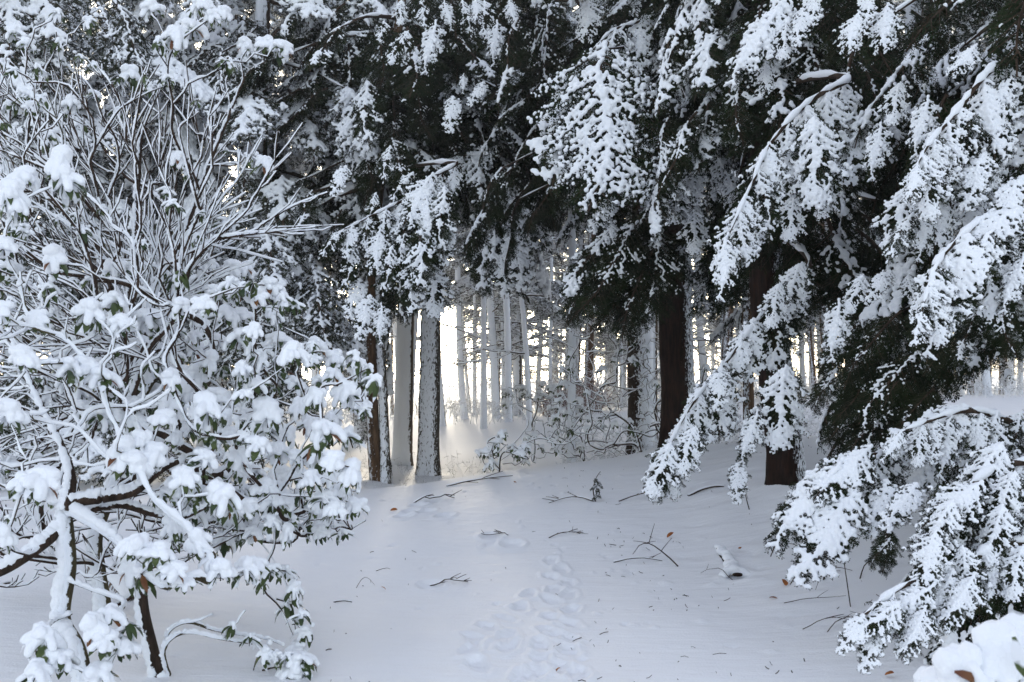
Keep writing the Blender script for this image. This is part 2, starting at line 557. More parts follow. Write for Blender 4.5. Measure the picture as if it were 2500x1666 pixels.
def bough_proto(seed, amt, width=0.42, arch=0.18, dens=1.0, nl=0.024, nw=0.0045, lat_n=16, far=False, hang=0.5, gain=0.5, bs=1.0):
    rng = np.random.RandomState(seed)
    fol, sn = MB(), MB()
    sp_t = np.linspace(0, 1, 24)
    w1, w2 = rng.uniform(-0.05, 0.05, 2)
    spine = np.stack([sp_t, w1 * np.sin(sp_t * 3) + w2 * np.sin(sp_t * 7), -arch * sp_t ** 2 + 0.02 * np.sin(sp_t * 9)], -1)
    v, f = tube(spine, 0.013 * (1 - 0.8 * sp_t) + 0.002, 5)
    fol.add(v, f, 1)
    NP, NT = [], []
    bp, br = [], []

    def sample(q, step):
        seg = np.linalg.norm(np.diff(q, axis=0), axis=1); L = seg.sum()
        m = max(2, int(L / step)); cs = np.concatenate([[0], np.cumsum(seg)]) / L
        s = (np.arange(m) + rng.uniform(0, 1)) / m
        s = np.clip(s, 0, 1)
        P = np.stack([np.interp(s, cs, q[:, k]) for k in range(3)], -1)
        T = np.gradient(P, axis=0) if m > 1 else np.tile(q[-1] - q[0], (m, 1))
        T /= np.linalg.norm(T, axis=1)[:, None] + 1e-9
        return P, T, s

    ph = rng.uniform(0, 6, 4)

    def cover(x, y):                     # patchy cover of snow over the spray
        return gain + 0.36 * math.sin(x * 8 + ph[0]) * math.sin(y * 10 + ph[1]) + 0.34 * math.sin(x * 19 + y * 15 + ph[2]) * math.sin(y * 23 - x * 7 + ph[3])

    # snow along the spine
    for s in np.arange(0.02, 0.88, 0.020):
        p = np.array([np.interp(s, sp_t, spine[:, k]) for k in range(3)])
        if amt > 0.25 and (cover(p[0], 0) > 0.25 or amt > 0.7):
            r = 0.024 * amt ** 0.6 * (1 - 0.4 * s) * rng.uniform(0.7, 1.5)
            bp.append(p + [0, rng.normal() * 0.006, r * 0.55]); br.append(r)
    for i in range(lat_n):
        for sg in (-1, 1):
            t0 = 0.04 + 0.92 * (i + rng.uniform(-0.3, 0.3) + 0.3 * sg) / lat_n
            t0 = min(max(t0, 0.02), 0.97)
            p = np.array([np.interp(t0, sp_t, spine[:, k]) for k in range(3)])
            env = width * (1 - t0) ** 0.75 * min(1.0, 0.45 + t0 * 2.5) + 0.04
            ln = env * rng.uniform(0.65, 1.15)
            an = RAD(rng.uniform(42, 66)) * (1 - 0.35 * t0)
            d = np.array([math.cos(an), sg * math.sin(an), rng.uniform(-0.15, 0.06)])
            d /= np.linalg.norm(d)
            q = twig_pts(p, d, ln, 8, rng.uniform(0.22, 0.5) * (0.6 + hang), rng, -sg * rng.uniform(0.0, 0.25))
            v, f = tube(q, np.linspace(0.005, 0.0012, 8), 3)
            fol.add(v, f, 1)
            P, T, s = sample(q, 0.012 / dens); NP.append(P); NT.append(T)
            # snow cushions
            for sv in np.arange(0.0, 0.76, 0.016 / max(ln, 0.05)):
                c = np.array([np.interp(sv, np.linspace(0, 1, 8), q[:, k]) for k in range(3)])
                if cover(c[0], c[1]) + rng.uniform(-0.2, 0.2) > 1.05 - amt * 0.92:
                    r = 0.0200 * amt ** 0.4 * (1 - 0.35 * sv) * rng.uniform(0.6, 1.5)
                    bp.append(c + [rng.normal() * 0.004, rng.normal() * 0.004, r * 0.6]); br.append(r)
            nsub = max(2, int(ln / 0.030))
            for k in range(nsub):
                sk = (k + 0.6) / nsub
                c = np.array([np.interp(sk, np.linspace(0, 1, 8), q[:, j]) for j in range(3)])
                for s2 in (-1, 1):
                    l2 = (0.035 + 0.085 * (1 - sk) * min(1, ln / 0.25)) * rng.uniform(0.6, 1.25)
                    a2 = RAD(rng.uniform(35, 60)) * s2
                    ca, sa = math.cos(a2), math.sin(a2)
                    d2 = np.array([d[0] * ca - d[1] * sa, d[0] * sa + d[1] * ca, d[2] - rng.uniform(0.05, 0.45) * hang])
                    d2 /= np.linalg.norm(d2)
                    q2 = twig_pts(c, d2, l2, 4, rng.uniform(0.2, 0.8) * hang * 1.4, rng)
                    P, T, s = sample(q2, 0.0115 / dens); NP.append(P); NT.append(T)
                    if not far and rng.rand() < 0.5:
                        v, f = tube(q2, np.linspace(0.0022, 0.0010, 4), 3); fol.add(v, f, 1)
                    if cover(c[0], c[1]) + rng.uniform(-0.2, 0.2) > 1.24 - amt * 0.92:
                        for sv in ((0.35, 0.75) if rng.rand() < amt else (0.4,)):
                            c2 = q2[0] + (q2[-1] - q2[0]) * sv
                            r = 0.0165 * amt ** 0.4 * rng.uniform(0.6, 1.4)
                            bp.append(c2 + [0, 0, r * 0.5]); br.append(r)
    NP = np.concatenate(NP); NT = np.concatenate(NT)
    v, f = needle_quads(NP, NT, rng, nl, nw)
    fol.add(v, f, 0)
    if len(bp) and amt > 0.6 and not far:      # fat lumps where snow has slid together
        for q in rng.randint(0, len(bp), int(24 * amt)):
            bp.append(bp[q] + np.array([rng.normal() * 0.01, rng.normal() * 0.01, 0.008])); br.append(rng.uniform(0.020, 0.034))
    br = [q * bs for q in br]
    if len(bp):
        blobs(sn, bp, br, 0.95)
    return fol, sn, (bp, br)


BOUGH = {'heavy': [], 'mid': [], 'light': [], 'bare': []}
for kind, amt, cnt, base in (('heavy', 0.90, 4, 100), ('mid', 0.68, 4, 200), ('light', 0.44, 3, 300), ('bare', 0.22, 2, 400)):
    for k in range(cnt):
        fol, sn, _ = bough_proto(base + k, amt, width=(0.36, 0.46, 0.40, 0.30)[k], arch=(0.20, 0.30, 0.12, 0.38)[k], hang=(0.5, 0.9, 0.6, 1.1)[k])
        fm = fol.mesh('hemlock_spray', [M_needle, M_twig], smooth=False)
        smesh = remesh(sn, 0.0072, 'spray_snow', [M_snow], 3, 0.5) if sn.n else None
        BOUGH[kind].append((fm, smesh))

fol, sn, _ = bough_proto(901, 0.95, width=0.52, arch=0.10, hang=0.6, lat_n=22, gain=0.56, nl=0.018, nw=0.004, bs=0.62)
BOUGH['fan'] = [(fol.mesh('hemlock_fan', [M_needle, M_twig], smooth=False), remesh(sn, 0.0046, 'fan_snow', [M_snow], 1, 0.4))]

M_needle_row = leaf_mat('frosted_needles', (0.016, 0.022, 0.014), (0.04, 0.048, 0.028), 0.30, 0.8, 2.0)
BOUGH['frost'] = []
for kind in ('mid', 'light', 'heavy'):
    for fm_, sm_ in BOUGH[kind][:2]:
        c_ = fm_.copy(); c_.materials[0] = M_needle_row
        BOUGH['frost'].append((c_, sm_))

# far sprays: needles and snow in one mesh (too small in the photo to part)
FAR = []
for k in range(4):
    fol, sn, (bp, br) = bough_proto(500 + k, (0.9, 0.7, 0.5, 0.75)[k], width=0.42, dens=0.6, nl=0.045, nw=0.008, lat_n=15, far=True, hang=0.7)
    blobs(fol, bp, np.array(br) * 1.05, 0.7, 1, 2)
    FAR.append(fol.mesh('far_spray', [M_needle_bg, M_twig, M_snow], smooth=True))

_cnt = {}


def add_bough(tree, p, d, n, scale, kind='mid', wid=1.0, rng=random, name='bough'):
    fm, smesh = rng.choice(BOUGH[kind])
    T = tree.location
    p = np.asarray(p, float) - np.array(T[:])
    if rng.random() < 0.5:
        wid = -wid
    o = obj(name, fm, tree, mat=frame_mat(p, d, n, scale, wid))
    if smesh is not None:
        obj('snow', smesh, o)
    return o


def trunk_mesh(pts, rads, mat, sides=20, flare=0.5, rough=0.05, seed=0, per=8):
    rng = np.random.RandomState(seed)
    P = catmull(pts, per)
    # resample finer
    cs = np.concatenate([[0], np.cumsum(np.linalg.norm(np.diff(P, axis=0), axis=1))]); L = cs[-1]
    n = min(170, max(24, int(L / 0.05)))
    s = np.linspace(0, L, n)
    Q = np.stack([np.interp(s, cs, P[:, k]) for k in range(3)], -1)
    R = np.interp(s / L, np.linspace(0, 1, len(rads)), rads)
    if flare:
        R = R * (1 + flare * np.exp(-s / 0.22))
    v, f = tube(Q, R, sides)
    v = v.reshape(n, sides, 3)
    c = Q[:, None, :]
    th = np.arange(sides) / sides * 6.283
    k1 = 1 + rough * (np.sin(th * 3 + rng.uniform(0, 6)) + 0.7 * np.sin(th * 5 + rng.uniform(0, 6)))[None, :] * (1 + 2.2 * np.exp(-s / 0.3))[:, None]
    k1 = k1 + rough * 0.5 * np.sin(s * 5.3 + seed)[:, None] + rough * 0.5 * (rng.rand(n, sides) - 0.5)
    if sides >= 48:          # furrowed bark plates
        ph = th[None, :] * 17 + 1.3 * np.sin(s * 3.1)[:, None] + 1.1 * np.sin(th[None, :] * 4 + s[:, None] * 1.7)
        k1 = k1 + 0.035 * np.abs(np.sin(ph)) + 0.02 * np.sin(s * 23)[:, None] * np.sin(th * 9)[None, :]
    v = c + (v - c) * k1[:, :, None]
    mb = MB(); mb.add(v.reshape(-1, 3), f)
    return mb.mesh('trunk', [mat])


def limb_mesh(pts, r0, r1, mat, snow=True, per=7, rng=None, sf=1.0):
    """a limb and the ridge of snow along its top, as two meshes"""
    P = catmull(pts, per)
    n = len(P)
    rj = np.random.RandomState(int(abs(P[-1, 0] * 997)) % 9999)
    sv = np.linspace(0, 1, n)[:, None]
    P = P + np.sin(math.pi * sv) * sum(rj.normal(0, 0.022 / k, 3) * np.sin(sv * k * 5.0 + rj.uniform(0, 6)) for k in (1, 2, 3))
    rr = np.linspace(r0, r1, n)
    mb = MB(); v, f = tube(P, rr, 8); mb.add(v, f)
    me = mb.mesh('limb', [mat])
    sme = None
    if snow:
        s = MB()
        rs = np.random.RandomState(int(abs(P[0, 0] * 1000)) % 9999)
        off = np.array([-0.2, -0.6, 0.75]) * (rr[:, None] * 0.62 + 0.003)
        ph = rs.uniform(0, 6, 2)
        r2 = (rr * 0.75 + 0.005) * sf * np.clip(0.75 + 0.5 * np.sin(np.arange(n) * 0.9 + ph[0]) + 0.35 * np.sin(np.arange(n) * 2.3 + ph[1]) + 0.3 * (rs.rand(n) - 0.5), 0.12, 1.4)
        r2[0] *= 0.3; r2[-1] *= 0.2
        v, f = tube(P + off, r2, 8)
        s.add(v, f)
        sme = s.mesh('limb_snow', [M_snow])
    return me, sme


class Hemlock:
    def __init__(self, base, top, r0, r1, label, mat=None, mid=None, trunk=True, seed=0, group=None):
        self.base = np.asarray(base, float)
        self.top = np.asarray(top, float)
        self.t = thing('hemlock_tree', tuple(self.base), label, 'tree', group)
        self.rng = random.Random(seed)
        pts = [self.base - [0, 0, 0.25]] + ([np.asarray(m, float) for m in mid] if mid else []) + [self.top]
        self.axis = catmull(pts, 8)
        if trunk:
            loc = [p - self.base for p in pts]
            me = trunk_mesh(loc, [r0, (r0 + r1) / 2 * 1.02, r1], mat or M_dark, 72, 0.75, 0.04, seed)
            obj('trunk', me, self.t)

    def at(self, z):
        a = self.axis
        return np.array([np.interp(z, a[:, 2], a[:, k]) for k in range(3)])

    def limb(self, pts, r0=0.03, r1=0.008, snow=True, sf=1.0):
        me, sme = limb_mesh([np.asarray(p) - self.base for p in pts], r0, r1, M_twig, snow, sf=sf)
        o = obj('limb', me, self.t)
        if sme:
            obj('snow', sme, o)
        return o

    def hero(self, x0, y0, x1, y1, d, kind='heavy', wid=1.0, near=0.35, up=0.55, limb=True, over=1.0):
        a = px(x0, y0, d)
        b = px(x1, y1, d)
        ln = np.linalg.norm(b - a)
        b2 = px(x1, y1, d - near * ln)
        ln = np.linalg.norm(b2 - a) * over
        c = np.array([0, 0, CAMZ]) - a; c /= np.linalg.norm(c)
        n = c * 0.8 + np.array([-0.1, 0, up])
        if d > 12 and kind == 'heavy' and self.rng.random() < 0.45:
            kind = 'mid'
        add_bough(self.t, a, b2 - a, n, ln, kind, wid, self.rng)
        if limb:
            tz = max(a[2] + 0.35 + 0.25 * self.rng.random(), a[2] + 0.1)
            s = self.at(tz)
            m = (s * 0.45 + a * 0.55) + np.array([0, 0, 0.18])
            self.limb([s, m, a + (b2 - a) * 0.04], 0.028, 0.010)

    def cascade(self, path, d0, d1, n, ln, kind='heavy', down=0.75, wid=0.9, spread=0.2, sf=1.15):
        """a long limb along a photo path with sprays hanging from it, root first"""
        P = [px(x, y, d0 + (d1 - d0) * i / (len(path) - 1)) for i, (x, y) in enumerate(path)]
        Q = catmull(P, 8)
        s0 = self.at(min(P[0][2] + 0.4, self.axis[-1, 2]))
        self.limb([s0, (s0 + P[0]) / 2 + [0, 0, .12]] + P, 0.035, 0.008, True, sf)
        for i in range(n):
            u = (i + 0.5 * self.rng.random()) / max(1, n - 1)
            u = min(u, 1.0)
            k = u * (len(Q) - 1); j = min(int(k), len(Q) - 2); w = k - j
            p = Q[j] * (1 - w) + Q[j + 1] * w
            t = Q[j + 1] - Q[j]; t /= np.linalg.norm(t)
            dn = np.array([self.rng.uniform(-spread, spread), -0.30, -1.0]); dn /= np.linalg.norm(dn)
            dd = t * (1 - down) + dn * down
            if i == n - 1:
                dd = t * 0.8 + dn * 0.3
            c = np.array([0, 0, CAMZ]) - p; c /= np.linalg.norm(c)
            nn = c * 0.8 + np.array([-0.1, 0, 0.55])
            L = ln * (0.7 + 0.45 * math.sin(math.pi * min(u + 0.15, 1))) * self.rng.uniform(0.8, 1.2)
            add_bough(self.t, p, dd, nn, L, kind if self.rng.random() < 0.75 else 'mid', wid, self.rng)

    def fill(self, n, z0, z1, rad0, rad1, az=(0, 360), scale=(1.0, 1.5), kinds=('mid', 'light', 'heavy'), droop=(20, 60), r0f=0.15):
        g = self.rng
        for i in range(n):
            z = z0 + (z1 - z0) * (i + g.random()) / n
            a = RAD(g.uniform(*az))
            u = (z - z0) / (z1 - z0)
            R = (rad0 + (rad1 - rad0) * u)
            r = R * (r0f + (1 - r0f) * g.random() ** 0.6)
            c = self.at(z)
            dr = RAD(g.uniform(*droop))
            out = np.array([math.sin(a), math.cos(a), 0.0])
            p = c + out * r * 0.95 + np.array([0, 0, -0.25 * r])
            d = out * math.cos(dr) + np.array([g.uniform(-0.25, 0.25), g.uniform(-0.25, 0.25), -math.sin(dr)])
            nn = np.array([0, 0, 1.0]) + out * 0.5 + np.array([-0.15, -0.2, 0])
            sc = g.uniform(*scale)
            add_bough(self.t, p, d, nn, sc, g.choice(kinds), 1.0, g)
            if i % 4 == 0:
                s = self.at(z + 0.15 * r)
                self.limb([s, (s + p) / 2 + [0, 0, 0.1], p], 0.03 + 0.006 * r, 0.012)


# --- H2: dark trunk at the right of the path
H2b = hit(1925, 1190)
d2 = H2b[1]
H2 = Hemlock(H2b, px(1850, -250, d2), 0.185, 0.13, 'hemlock with dark red-brown trunk right of the path, long snowy bough sweeping down-left', M_dark,
             [px(1915, 1080, d2), px(1893, 900, d2), px(1872, 700, d2), px(1868, 500, d2)], seed=2)
H2.fill(70, 3.3, 6.6, 2.2, 1.9, az=(-10, 195), scale=(0.9, 1.4), kinds=('light', 'light', 'bare', 'bare', 'mid'), droop=(25, 65))
H2.fill(26, 4.4, 6.6, 1.1, 1.0, az=(195, 350), scale=(0.8, 1.1), kinds=('mid', 'light'), droop=(50, 75))
H2.cascade([(2078, 184), (1985, 240), (1880, 350), (1830, 460), (1780, 570)], 8.0, 7.0, 9, 0.62)
H2.cascade([(1965, 640), (1870, 740), (1760, 890), (1680, 1000), (1620, 1120)], 8.6, 7.4, 12, 0.55, down=0.6)
for a in ((1987, 285, 1983, 486, 7.4), (2094, 285, 2071, 440, 7.8), (1944, 471, 1918, 575, 7.6), (1860, 500, 1850, 590, 7.6), (1799, 530, 1772, 660, 7.2),
          (1921, 890, 1890, 1085, 7.6), (1944, -20, 1820, 110, 8.0), (1900, 20, 1772, 160, 8.0), (1925, 40, 1906, 130, 7.9), (1960, 20, 1944, 105, 7.8), (1986, -30, 1979, 55, 7.8),
          (1870, 150, 1868, 225, 8.2), (1960, 640, 1900, 760, 8.2), (1905, 690, 1875, 790, 8.0), (1640, 1080, 1575, 1200, 7.2), (1700, 1040, 1650, 1150, 7.2),
          (1760, 900, 1745, 1000, 7.6), (1850, 1000, 1800, 1120, 7.6), (1800, 1130, 1800, 1230, 7.5)):
    H2.hero(*a, limb=False)

# --- H1: the thick dark trunk in the middle right
H1b = hit(1658, 1088)
H1b = np.array([px(1658, 1088, 14.0)[0], 14.0, float(ground_z(px(1658, 1088, 14.0)[0], 14.0))])
d1 = H1b[1]
H1 = Hemlock(H1b, px(1640, -250, d1), 0.235, 0.19, 'tall hemlock with thick black-brown trunk behind the crest, bright fan-shaped snowy bough hanging in front', M_dark,
             [px(1656, 980, d1), px(1650, 800, d1), px(1648, 600, d1)], seed=5)
H1.fill(90, 4.7, 8.4, 2.6, 2.8, scale=(1.1, 1.7), kinds=('light', 'light', 'bare', 'bare', 'mid'), droop=(25, 65))
H1.hero(1482, 105, 1440, 490, 11.0, 'fan', 1.0, 0.5)
H1.hero(1470, 150, 1335, 410, 11.3, 'heavy', 1.2, 0.4, limb=False)
H1.hero(1490, 170, 1560, 400, 11.3, 'heavy', 1.1, 0.4, limb=False)
H1.hero(1400, 220, 1320, 350, 11.4, 'heavy', 1.2, 0.4, limb=False)
H1.cascade([(1650, 30), (1607, 25), (1540, 55), (1490, 80), (1430, 140)], 12.2, 11.4, 7, 0.75)
H1.cascade([(1665, 140), (1690, 210), (1720, 300), (1750, 380), (1770, 420)], 12.2, 11.4, 8, 0.8)
for a in ((1527, 400, 1531, 480, 11.5), (1489, 530, 1496, 590, 11.6), (1435, -10, 1431, 95, 12.0), (1545, -20, 1550, 35, 12.0), (1680, 430, 1634, 530, 11.6), (1707, 415, 1631, 525, 11.4),
          (1427, 455, 1431, 500, 11.3), (1640, 30, 1690, 80, 12.0), (1500, 480, 1440, 560, 11.6), (1700, 500, 1690, 610, 11.6), (1600, 560, 1630, 640, 12.0)):
    H1.hero(*a, limb=False)
for a in ((1560, 540, 1430, 700, 12.0, 'light'), (1540, 600, 1380, 760, 12.0, 'bare'), (1600, 600, 1500, 800, 12.0, 'bare'), (1560, 640, 1440, 790, 12.2, 'bare'),
          (1620, 560, 1560, 760, 12.0, 'light'), (1500, 560, 1370, 690, 12.2, 'mid'), (1480, 620, 1370, 780, 12.4, 'light'), (1600, 500, 1480, 640, 12.4, 'light'), (1700, 540, 1640, 640, 12.3, 'light')):
    H1.hero(*a, limb=False, up=0.9)

# --- H3: twin trunk at the left edge of the opening
H3b = hit(924, 1186)
d3 = H3b[1]
H3 = Hemlock(H3b, px(1010, -250, d3), 0.10, 0.08, 'young hemlock with dark trunk left of the clearing, snowy boughs hanging over the gap', M_brown,
             [px(913, 1100, d3), px(906, 900, d3), px(904, 750, d3), px(920, 500, d3)], seed=9)
obj('trunk', trunk_mesh([px(941, 1195, d3 - .05) - H3b - [0, 0, .2], px(938, 1050, d3) - H3b, px(928, 850, d3) - H3b, px(925, 700, d3) - H3b, px(930, 500, d3 + .1) - H3b],
                        [0.085, 0.075, 0.06], M_speckle, 24, 0.7, 0.03, 4), H3.t)
H3.fill(80, 4.2, 8.2, 1.9, 2.6, scale=(0.9, 1.5), kinds=('light', 'light', 'bare', 'bare', 'mid'), droop=(30, 70))
for a in ((846, 405, 808, 470, 13), (953, 355, 934, 430, 13), (1060, 425, 985, 540, 12.6), (1085, 455, 1075, 600, 12.4), (984, 540, 975, 640, 12.6), (920, 470, 890, 530, 12.8),
          (930, 560, 910, 660, 12.6), (870, 600, 830, 690, 12.6), (1030, 560, 1010, 700, 12.3), (1000, 640, 1005, 760, 12.5), (905, 720, 870, 820, 12.6), (930, 740, 925, 830, 12.4),
          (880, 680, 850, 770, 12.8), (960, 600, 925, 700, 12.5), (1090, 550, 1085, 640, 12.6), (1050, 640, 1060, 760, 13.2), (1010, 420, 950, 480, 12.9), (1040, 480, 1050, 590, 12.5)):
    H3.hero(*a, over=1.05, limb=False)
H3.cascade([(1120, 400), (1050, 440), (980, 490), (900, 530), (840, 560)], 13.4, 12.4, 8, 0.62)

# --- H4: tree behind, middle of the opening
H4b = np.array([px(1062, 1160, 17.0)[0], 17.0, 0.0]); H4b = hit(1046, 1168)
d4 = H4b[1]
H4 = Hemlock(H4b, px(1085, -250, d4), 0.195, 0.13, 'large straight trunk peppered with snow standing left of the clearing', M_speckle,
             [px(1047, 1060, d4), px(1050, 900, d4), px(1052, 760, d4), px(1060, 600, d4)], seed=12)
H4.fill(80, 5.8, 9.4, 2.3, 3.0, scale=(1.2, 1.8), kinds=('light', 'light', 'bare', 'bare', 'mid'), droop=(25, 65))
for a in ((1030, 5, 1030, 65, 14), (1129, 0, 1144, 70, 14), (1064, 50, 1030, 155, 13.6), (999, 75, 950, 140, 13.6), (1183, 0, 1187, 80, 14), (1244, 0, 1255, 55, 14), (1213, 50, 1200, 140, 13.8),
          (1106, 235, 1098, 315, 13.8), (1183, 200, 1145, 250, 13.8), (1133, 180, 1128, 220, 13.8), (1085, 0, 1100, 60, 13.9), (940, 50, 925, 100, 14), (1160, -10, 1165, 50, 14), (980, 0, 975, 50, 14)):
    H4.hero(*a, over=1.05, limb=False)

# --- H5: hemlock behind the middle, its low boughs over the gap
_q = px(1394, 1000, 18.2)
H5b = np.array([_q[0], 18.2, float(ground_z(_q[0], 18.2))])
H5 = Hemlock(H5b, px(1385, -300, 18.2), 0.078, 0.05, 'slim straight snow-covered hemlock behind the thicket, its crown hanging over the gap', M_plaster,
             [px(1396, 900, 18.2), px(1399, 750, 18.2), px(1397, 600, 18.2)], seed=15)
H5.fill(64, 6.3, 9.8, 2.3, 2.5, az=(170, 380), scale=(1.0, 1.7), kinds=('mid', 'light', 'light', 'bare'), droop=(25, 65))
for a in ((1221, 445, 1240, 560, 15.8), (1205, 480, 1190, 620, 15.8), (1240, 500, 1300, 590, 15.8), (1190, 560, 1185, 690, 15.8), (1255, 560, 1270, 680, 15.6), (1309, 550, 1340, 600, 16), (1160, 570, 1160, 660, 16),
          (1213, 360, 1130, 400, 16), (1150, 375, 1075, 410, 16), (1225, 600, 1230, 700, 15.7)):
    H5.hero(*a, over=1.2, limb=False)

# --- H6, H7: big hemlocks whose trunks stand beyond the right edge
H6 = Hemlock(np.array([4.9, 7.6, float(ground_z(4.9, 7.6))]), np.array([4.7, 7.8, 7.5]), 0.2, 0.15, 'nearest hemlock at the right edge, heavy snow on drooping boughs from top to bottom', M_dark, None, seed=21)
H6.fill(75, 2.3, 5.4, 2.0, 2.3, az=(130, 330), scale=(0.9, 1.35), kinds=('mid', 'light', 'mid', 'bare'), droop=(25, 65))
H6.cascade([(2520, 130), (2420, 180), (2340, 260), (2280, 330), (2240, 400)], 6.4, 5.8, 8, 0.5)
H6.cascade([(2540, 430), (2440, 510), (2365, 573), (2285, 650), (2255, 740)], 6.0, 5.4, 9, 0.42)
H6.cascade([(2520, 300), (2420, 380), (2330, 460), (2230, 520)], 6.6, 6.0, 8, 0.45)
for a in ((2117, -30, 2115, 50, 7), (2100, 30, 2060, 120, 7), (2170, 10, 2145, 120, 7), (2266, 235, 2225, 360, 6.6), (2312, 296, 2240, 395, 6.4), (2312, 360, 2316, 495, 6.2), (2231, 445, 2165, 590, 6.5),
          (2385, 110, 2320, 175, 6.4), (2442, 280, 2360, 350, 6.2), (2404, 375, 2350, 500, 6.0), (2500, 430, 2420, 540, 5.8), (2495, 510, 2330, 600, 5.7), (2430, 560, 2330, 700, 5.6), (2500, 620, 2440, 740, 5.6),
          (2048, 730, 2022, 870, 7.0), (2109, 670, 2062, 750, 7.0), (2174, 660, 2115, 725, 6.8), (2215, 670, 2235, 740, 6.8), (2365, 573, 2290, 800, 5.6), (2290, 640, 2256, 850, 5.5), (2470, 180, 2400, 290, 6.2),
          (2350, 640, 2320, 760, 5.7), (2440, 420, 2400, 470, 6.0), (2150, 300, 2120, 420, 7.2), (2200, 200, 2170, 290, 7.2), (2020, 420, 2000, 520, 7.5)):
    H6.hero(*a, limb=False)
for a in ((2415, 720, 2490, 880, 6.2, 'light'), (2300, 830, 2150, 960, 6.8, 'bare'), (2260, 850, 2090, 980, 6.8, 'light'), (2330, 780, 2250, 900, 6.6, 'bare'), (2200, 760, 2050, 900, 7.0, 'bare'),
          (2150, 880, 2030, 1010, 7.0, 'bare'), (2230, 920, 2100, 1060, 6.9, 'light'), (2350, 860, 2200, 990, 6.8, 'bare'), (2120, 780, 1990, 880, 7.3, 'light'), (2200, 980, 2060, 1080, 6.9, 'bare'), (2380, 760, 2330, 880, 6.5, 'light'),
          (2100, 950, 2010, 1060, 7.1, 'bare'), (2280, 950, 2180, 1040, 6.6, 'bare'), (2050, 880, 1980, 1000, 7.4, 'light')):
    H6.hero(*a, limb=False, up=0.9)

H7 = Hemlock(np.array([3.6, 5.6, float(ground_z(3.6, 5.6))]), np.array([3.7, 5.8, 3.4]), 0.09, 0.05, 'low young hemlock at the lower right, boughs bowed to the ground under snow', M_dark, None, seed=23)
H7.fill(26, 0.7, 1.7, 0.9, 0.8, az=(150, 330), scale=(0.6, 0.95), kinds=('mid', 'light', 'heavy'), droop=(20, 60), r0f=0.2)
H7.cascade([(2480, 1060), (2330, 1070), (2200, 1085), (2060, 1130), (1960, 1190)], 6.2, 5.9, 8, 0.42, down=0.55)
H7.cascade([(2520, 1000), (2400, 1010), (2300, 1020), (2210, 1050)], 6.0, 5.6, 7, 0.36, down=0.6)
H7.cascade([(2560, 1120), (2430, 1160), (2330, 1220), (2270, 1320)], 5.3, 4.9, 8, 0.36, down=0.65)
H7.cascade([(2540, 1290), (2440, 1330), (2350, 1380), (2200, 1440), (2110, 1500)], 5.0, 4.6, 9, 0.30, down=0.5)
for a in ((2128, 1090, 1990, 1200, 5.8), (2060, 1120, 1880, 1285, 5.8), (2097, 1200, 1935, 1390, 5.7), (2166, 1170, 2122, 1300, 5.7), (2365, 995, 2180, 1075, 5.9), (2450, 1080, 2340, 1200, 5.2), (2400, 1180, 2260, 1270, 5.0),
          (2330, 1220, 2240, 1330, 4.9), (2290, 1290, 2245, 1430, 4.8), (2350, 1330, 2360, 1450, 4.8), (2450, 1230, 2400, 1360, 4.9), (2500, 1330, 2460, 1450, 4.8), (2380, 1400, 2300, 1520, 4.7),
          (2280, 1430, 2130, 1490, 4.7), (2200, 1470, 2085, 1530, 4.6), (2150, 1510, 2100, 1630, 4.6), (2260, 1480, 2200, 1600, 4.6), (2240, 1180, 2160, 1280, 5.4), (2480, 1150, 2420, 1270, 5.0)):
    H7.hero(*a, limb=False, over=1.05)
for a in ((2170, 1290, 2150, 1400, 5.6, 'bare'), (2060, 1290, 2040, 1360, 5.7, 'bare'), (2300, 1340, 2380, 1480, 4.9, 'bare'), (2440, 1400, 2400, 1500, 4.9, 'bare'), (2180, 1300, 2120, 1380, 5.6, 'light')):
    H7.hero(*a, limb=False, up=0.9)

# --- shaded hemlocks of the second row, greyer with snow
rowtrees = [((-4.6, 17.5), 10.5, 2.6, 90, 'grey snow-dusted hemlock behind the left shrub, nearest the opening', (2.0,)),
            ((-8.0, 16.0), 10.0, 2.8, 90, 'snow-dusted hemlock behind the left shrub at the far left', (1.5,)),
            ((-2.3, 21.0), 11.5, 2.8, 75, 'snow-dusted hemlock rising behind the gap, left of the thick peppered trunk', (5.5,)),
            ((3.0, 22.0), 12.5, 3.0, 75, 'snow-dusted hemlock rising behind the fan-shaped bough', (6.0,)),
            ((6.4, 16.0), 9.5, 2.8, 80, 'dark hemlock behind the right-hand boughs', (3.6,)),
            ((9.8, 13.0), 8.5, 2.8, 60, 'dark hemlock at the far right behind the nearest one', (2.6,)),
            ((-6.4, 21.0), 12.0, 3.0, 110, 'shaded hemlock behind the crown of the tall left shrub', (3.5,)),
            ((-10.8, 21.5), 12.0, 3.2, 110, 'shaded hemlock at the top left corner, behind the others', (2.0,)),
            ((-3.9, 26.0), 14.0, 3.0, 80, 'distant hemlock filling the upper gap above the left shrub', (6.5,))]
for (xy, zt, R, cnt, lab, (z0,)) in rowtrees:
    b = np.array([xy[0], xy[1], float(ground_z(*xy))])
    h = Hemlock(b, b + [0.2, 0, zt], 0.2, 0.1, lab, M_halfsnow, None, seed=int(xy[1] * 10))
    h.fill(cnt, z0, zt, R, R * 0.9, az=(60, 300), scale=(1.3, 2.1), kinds=('frost',), droop=(25, 65))


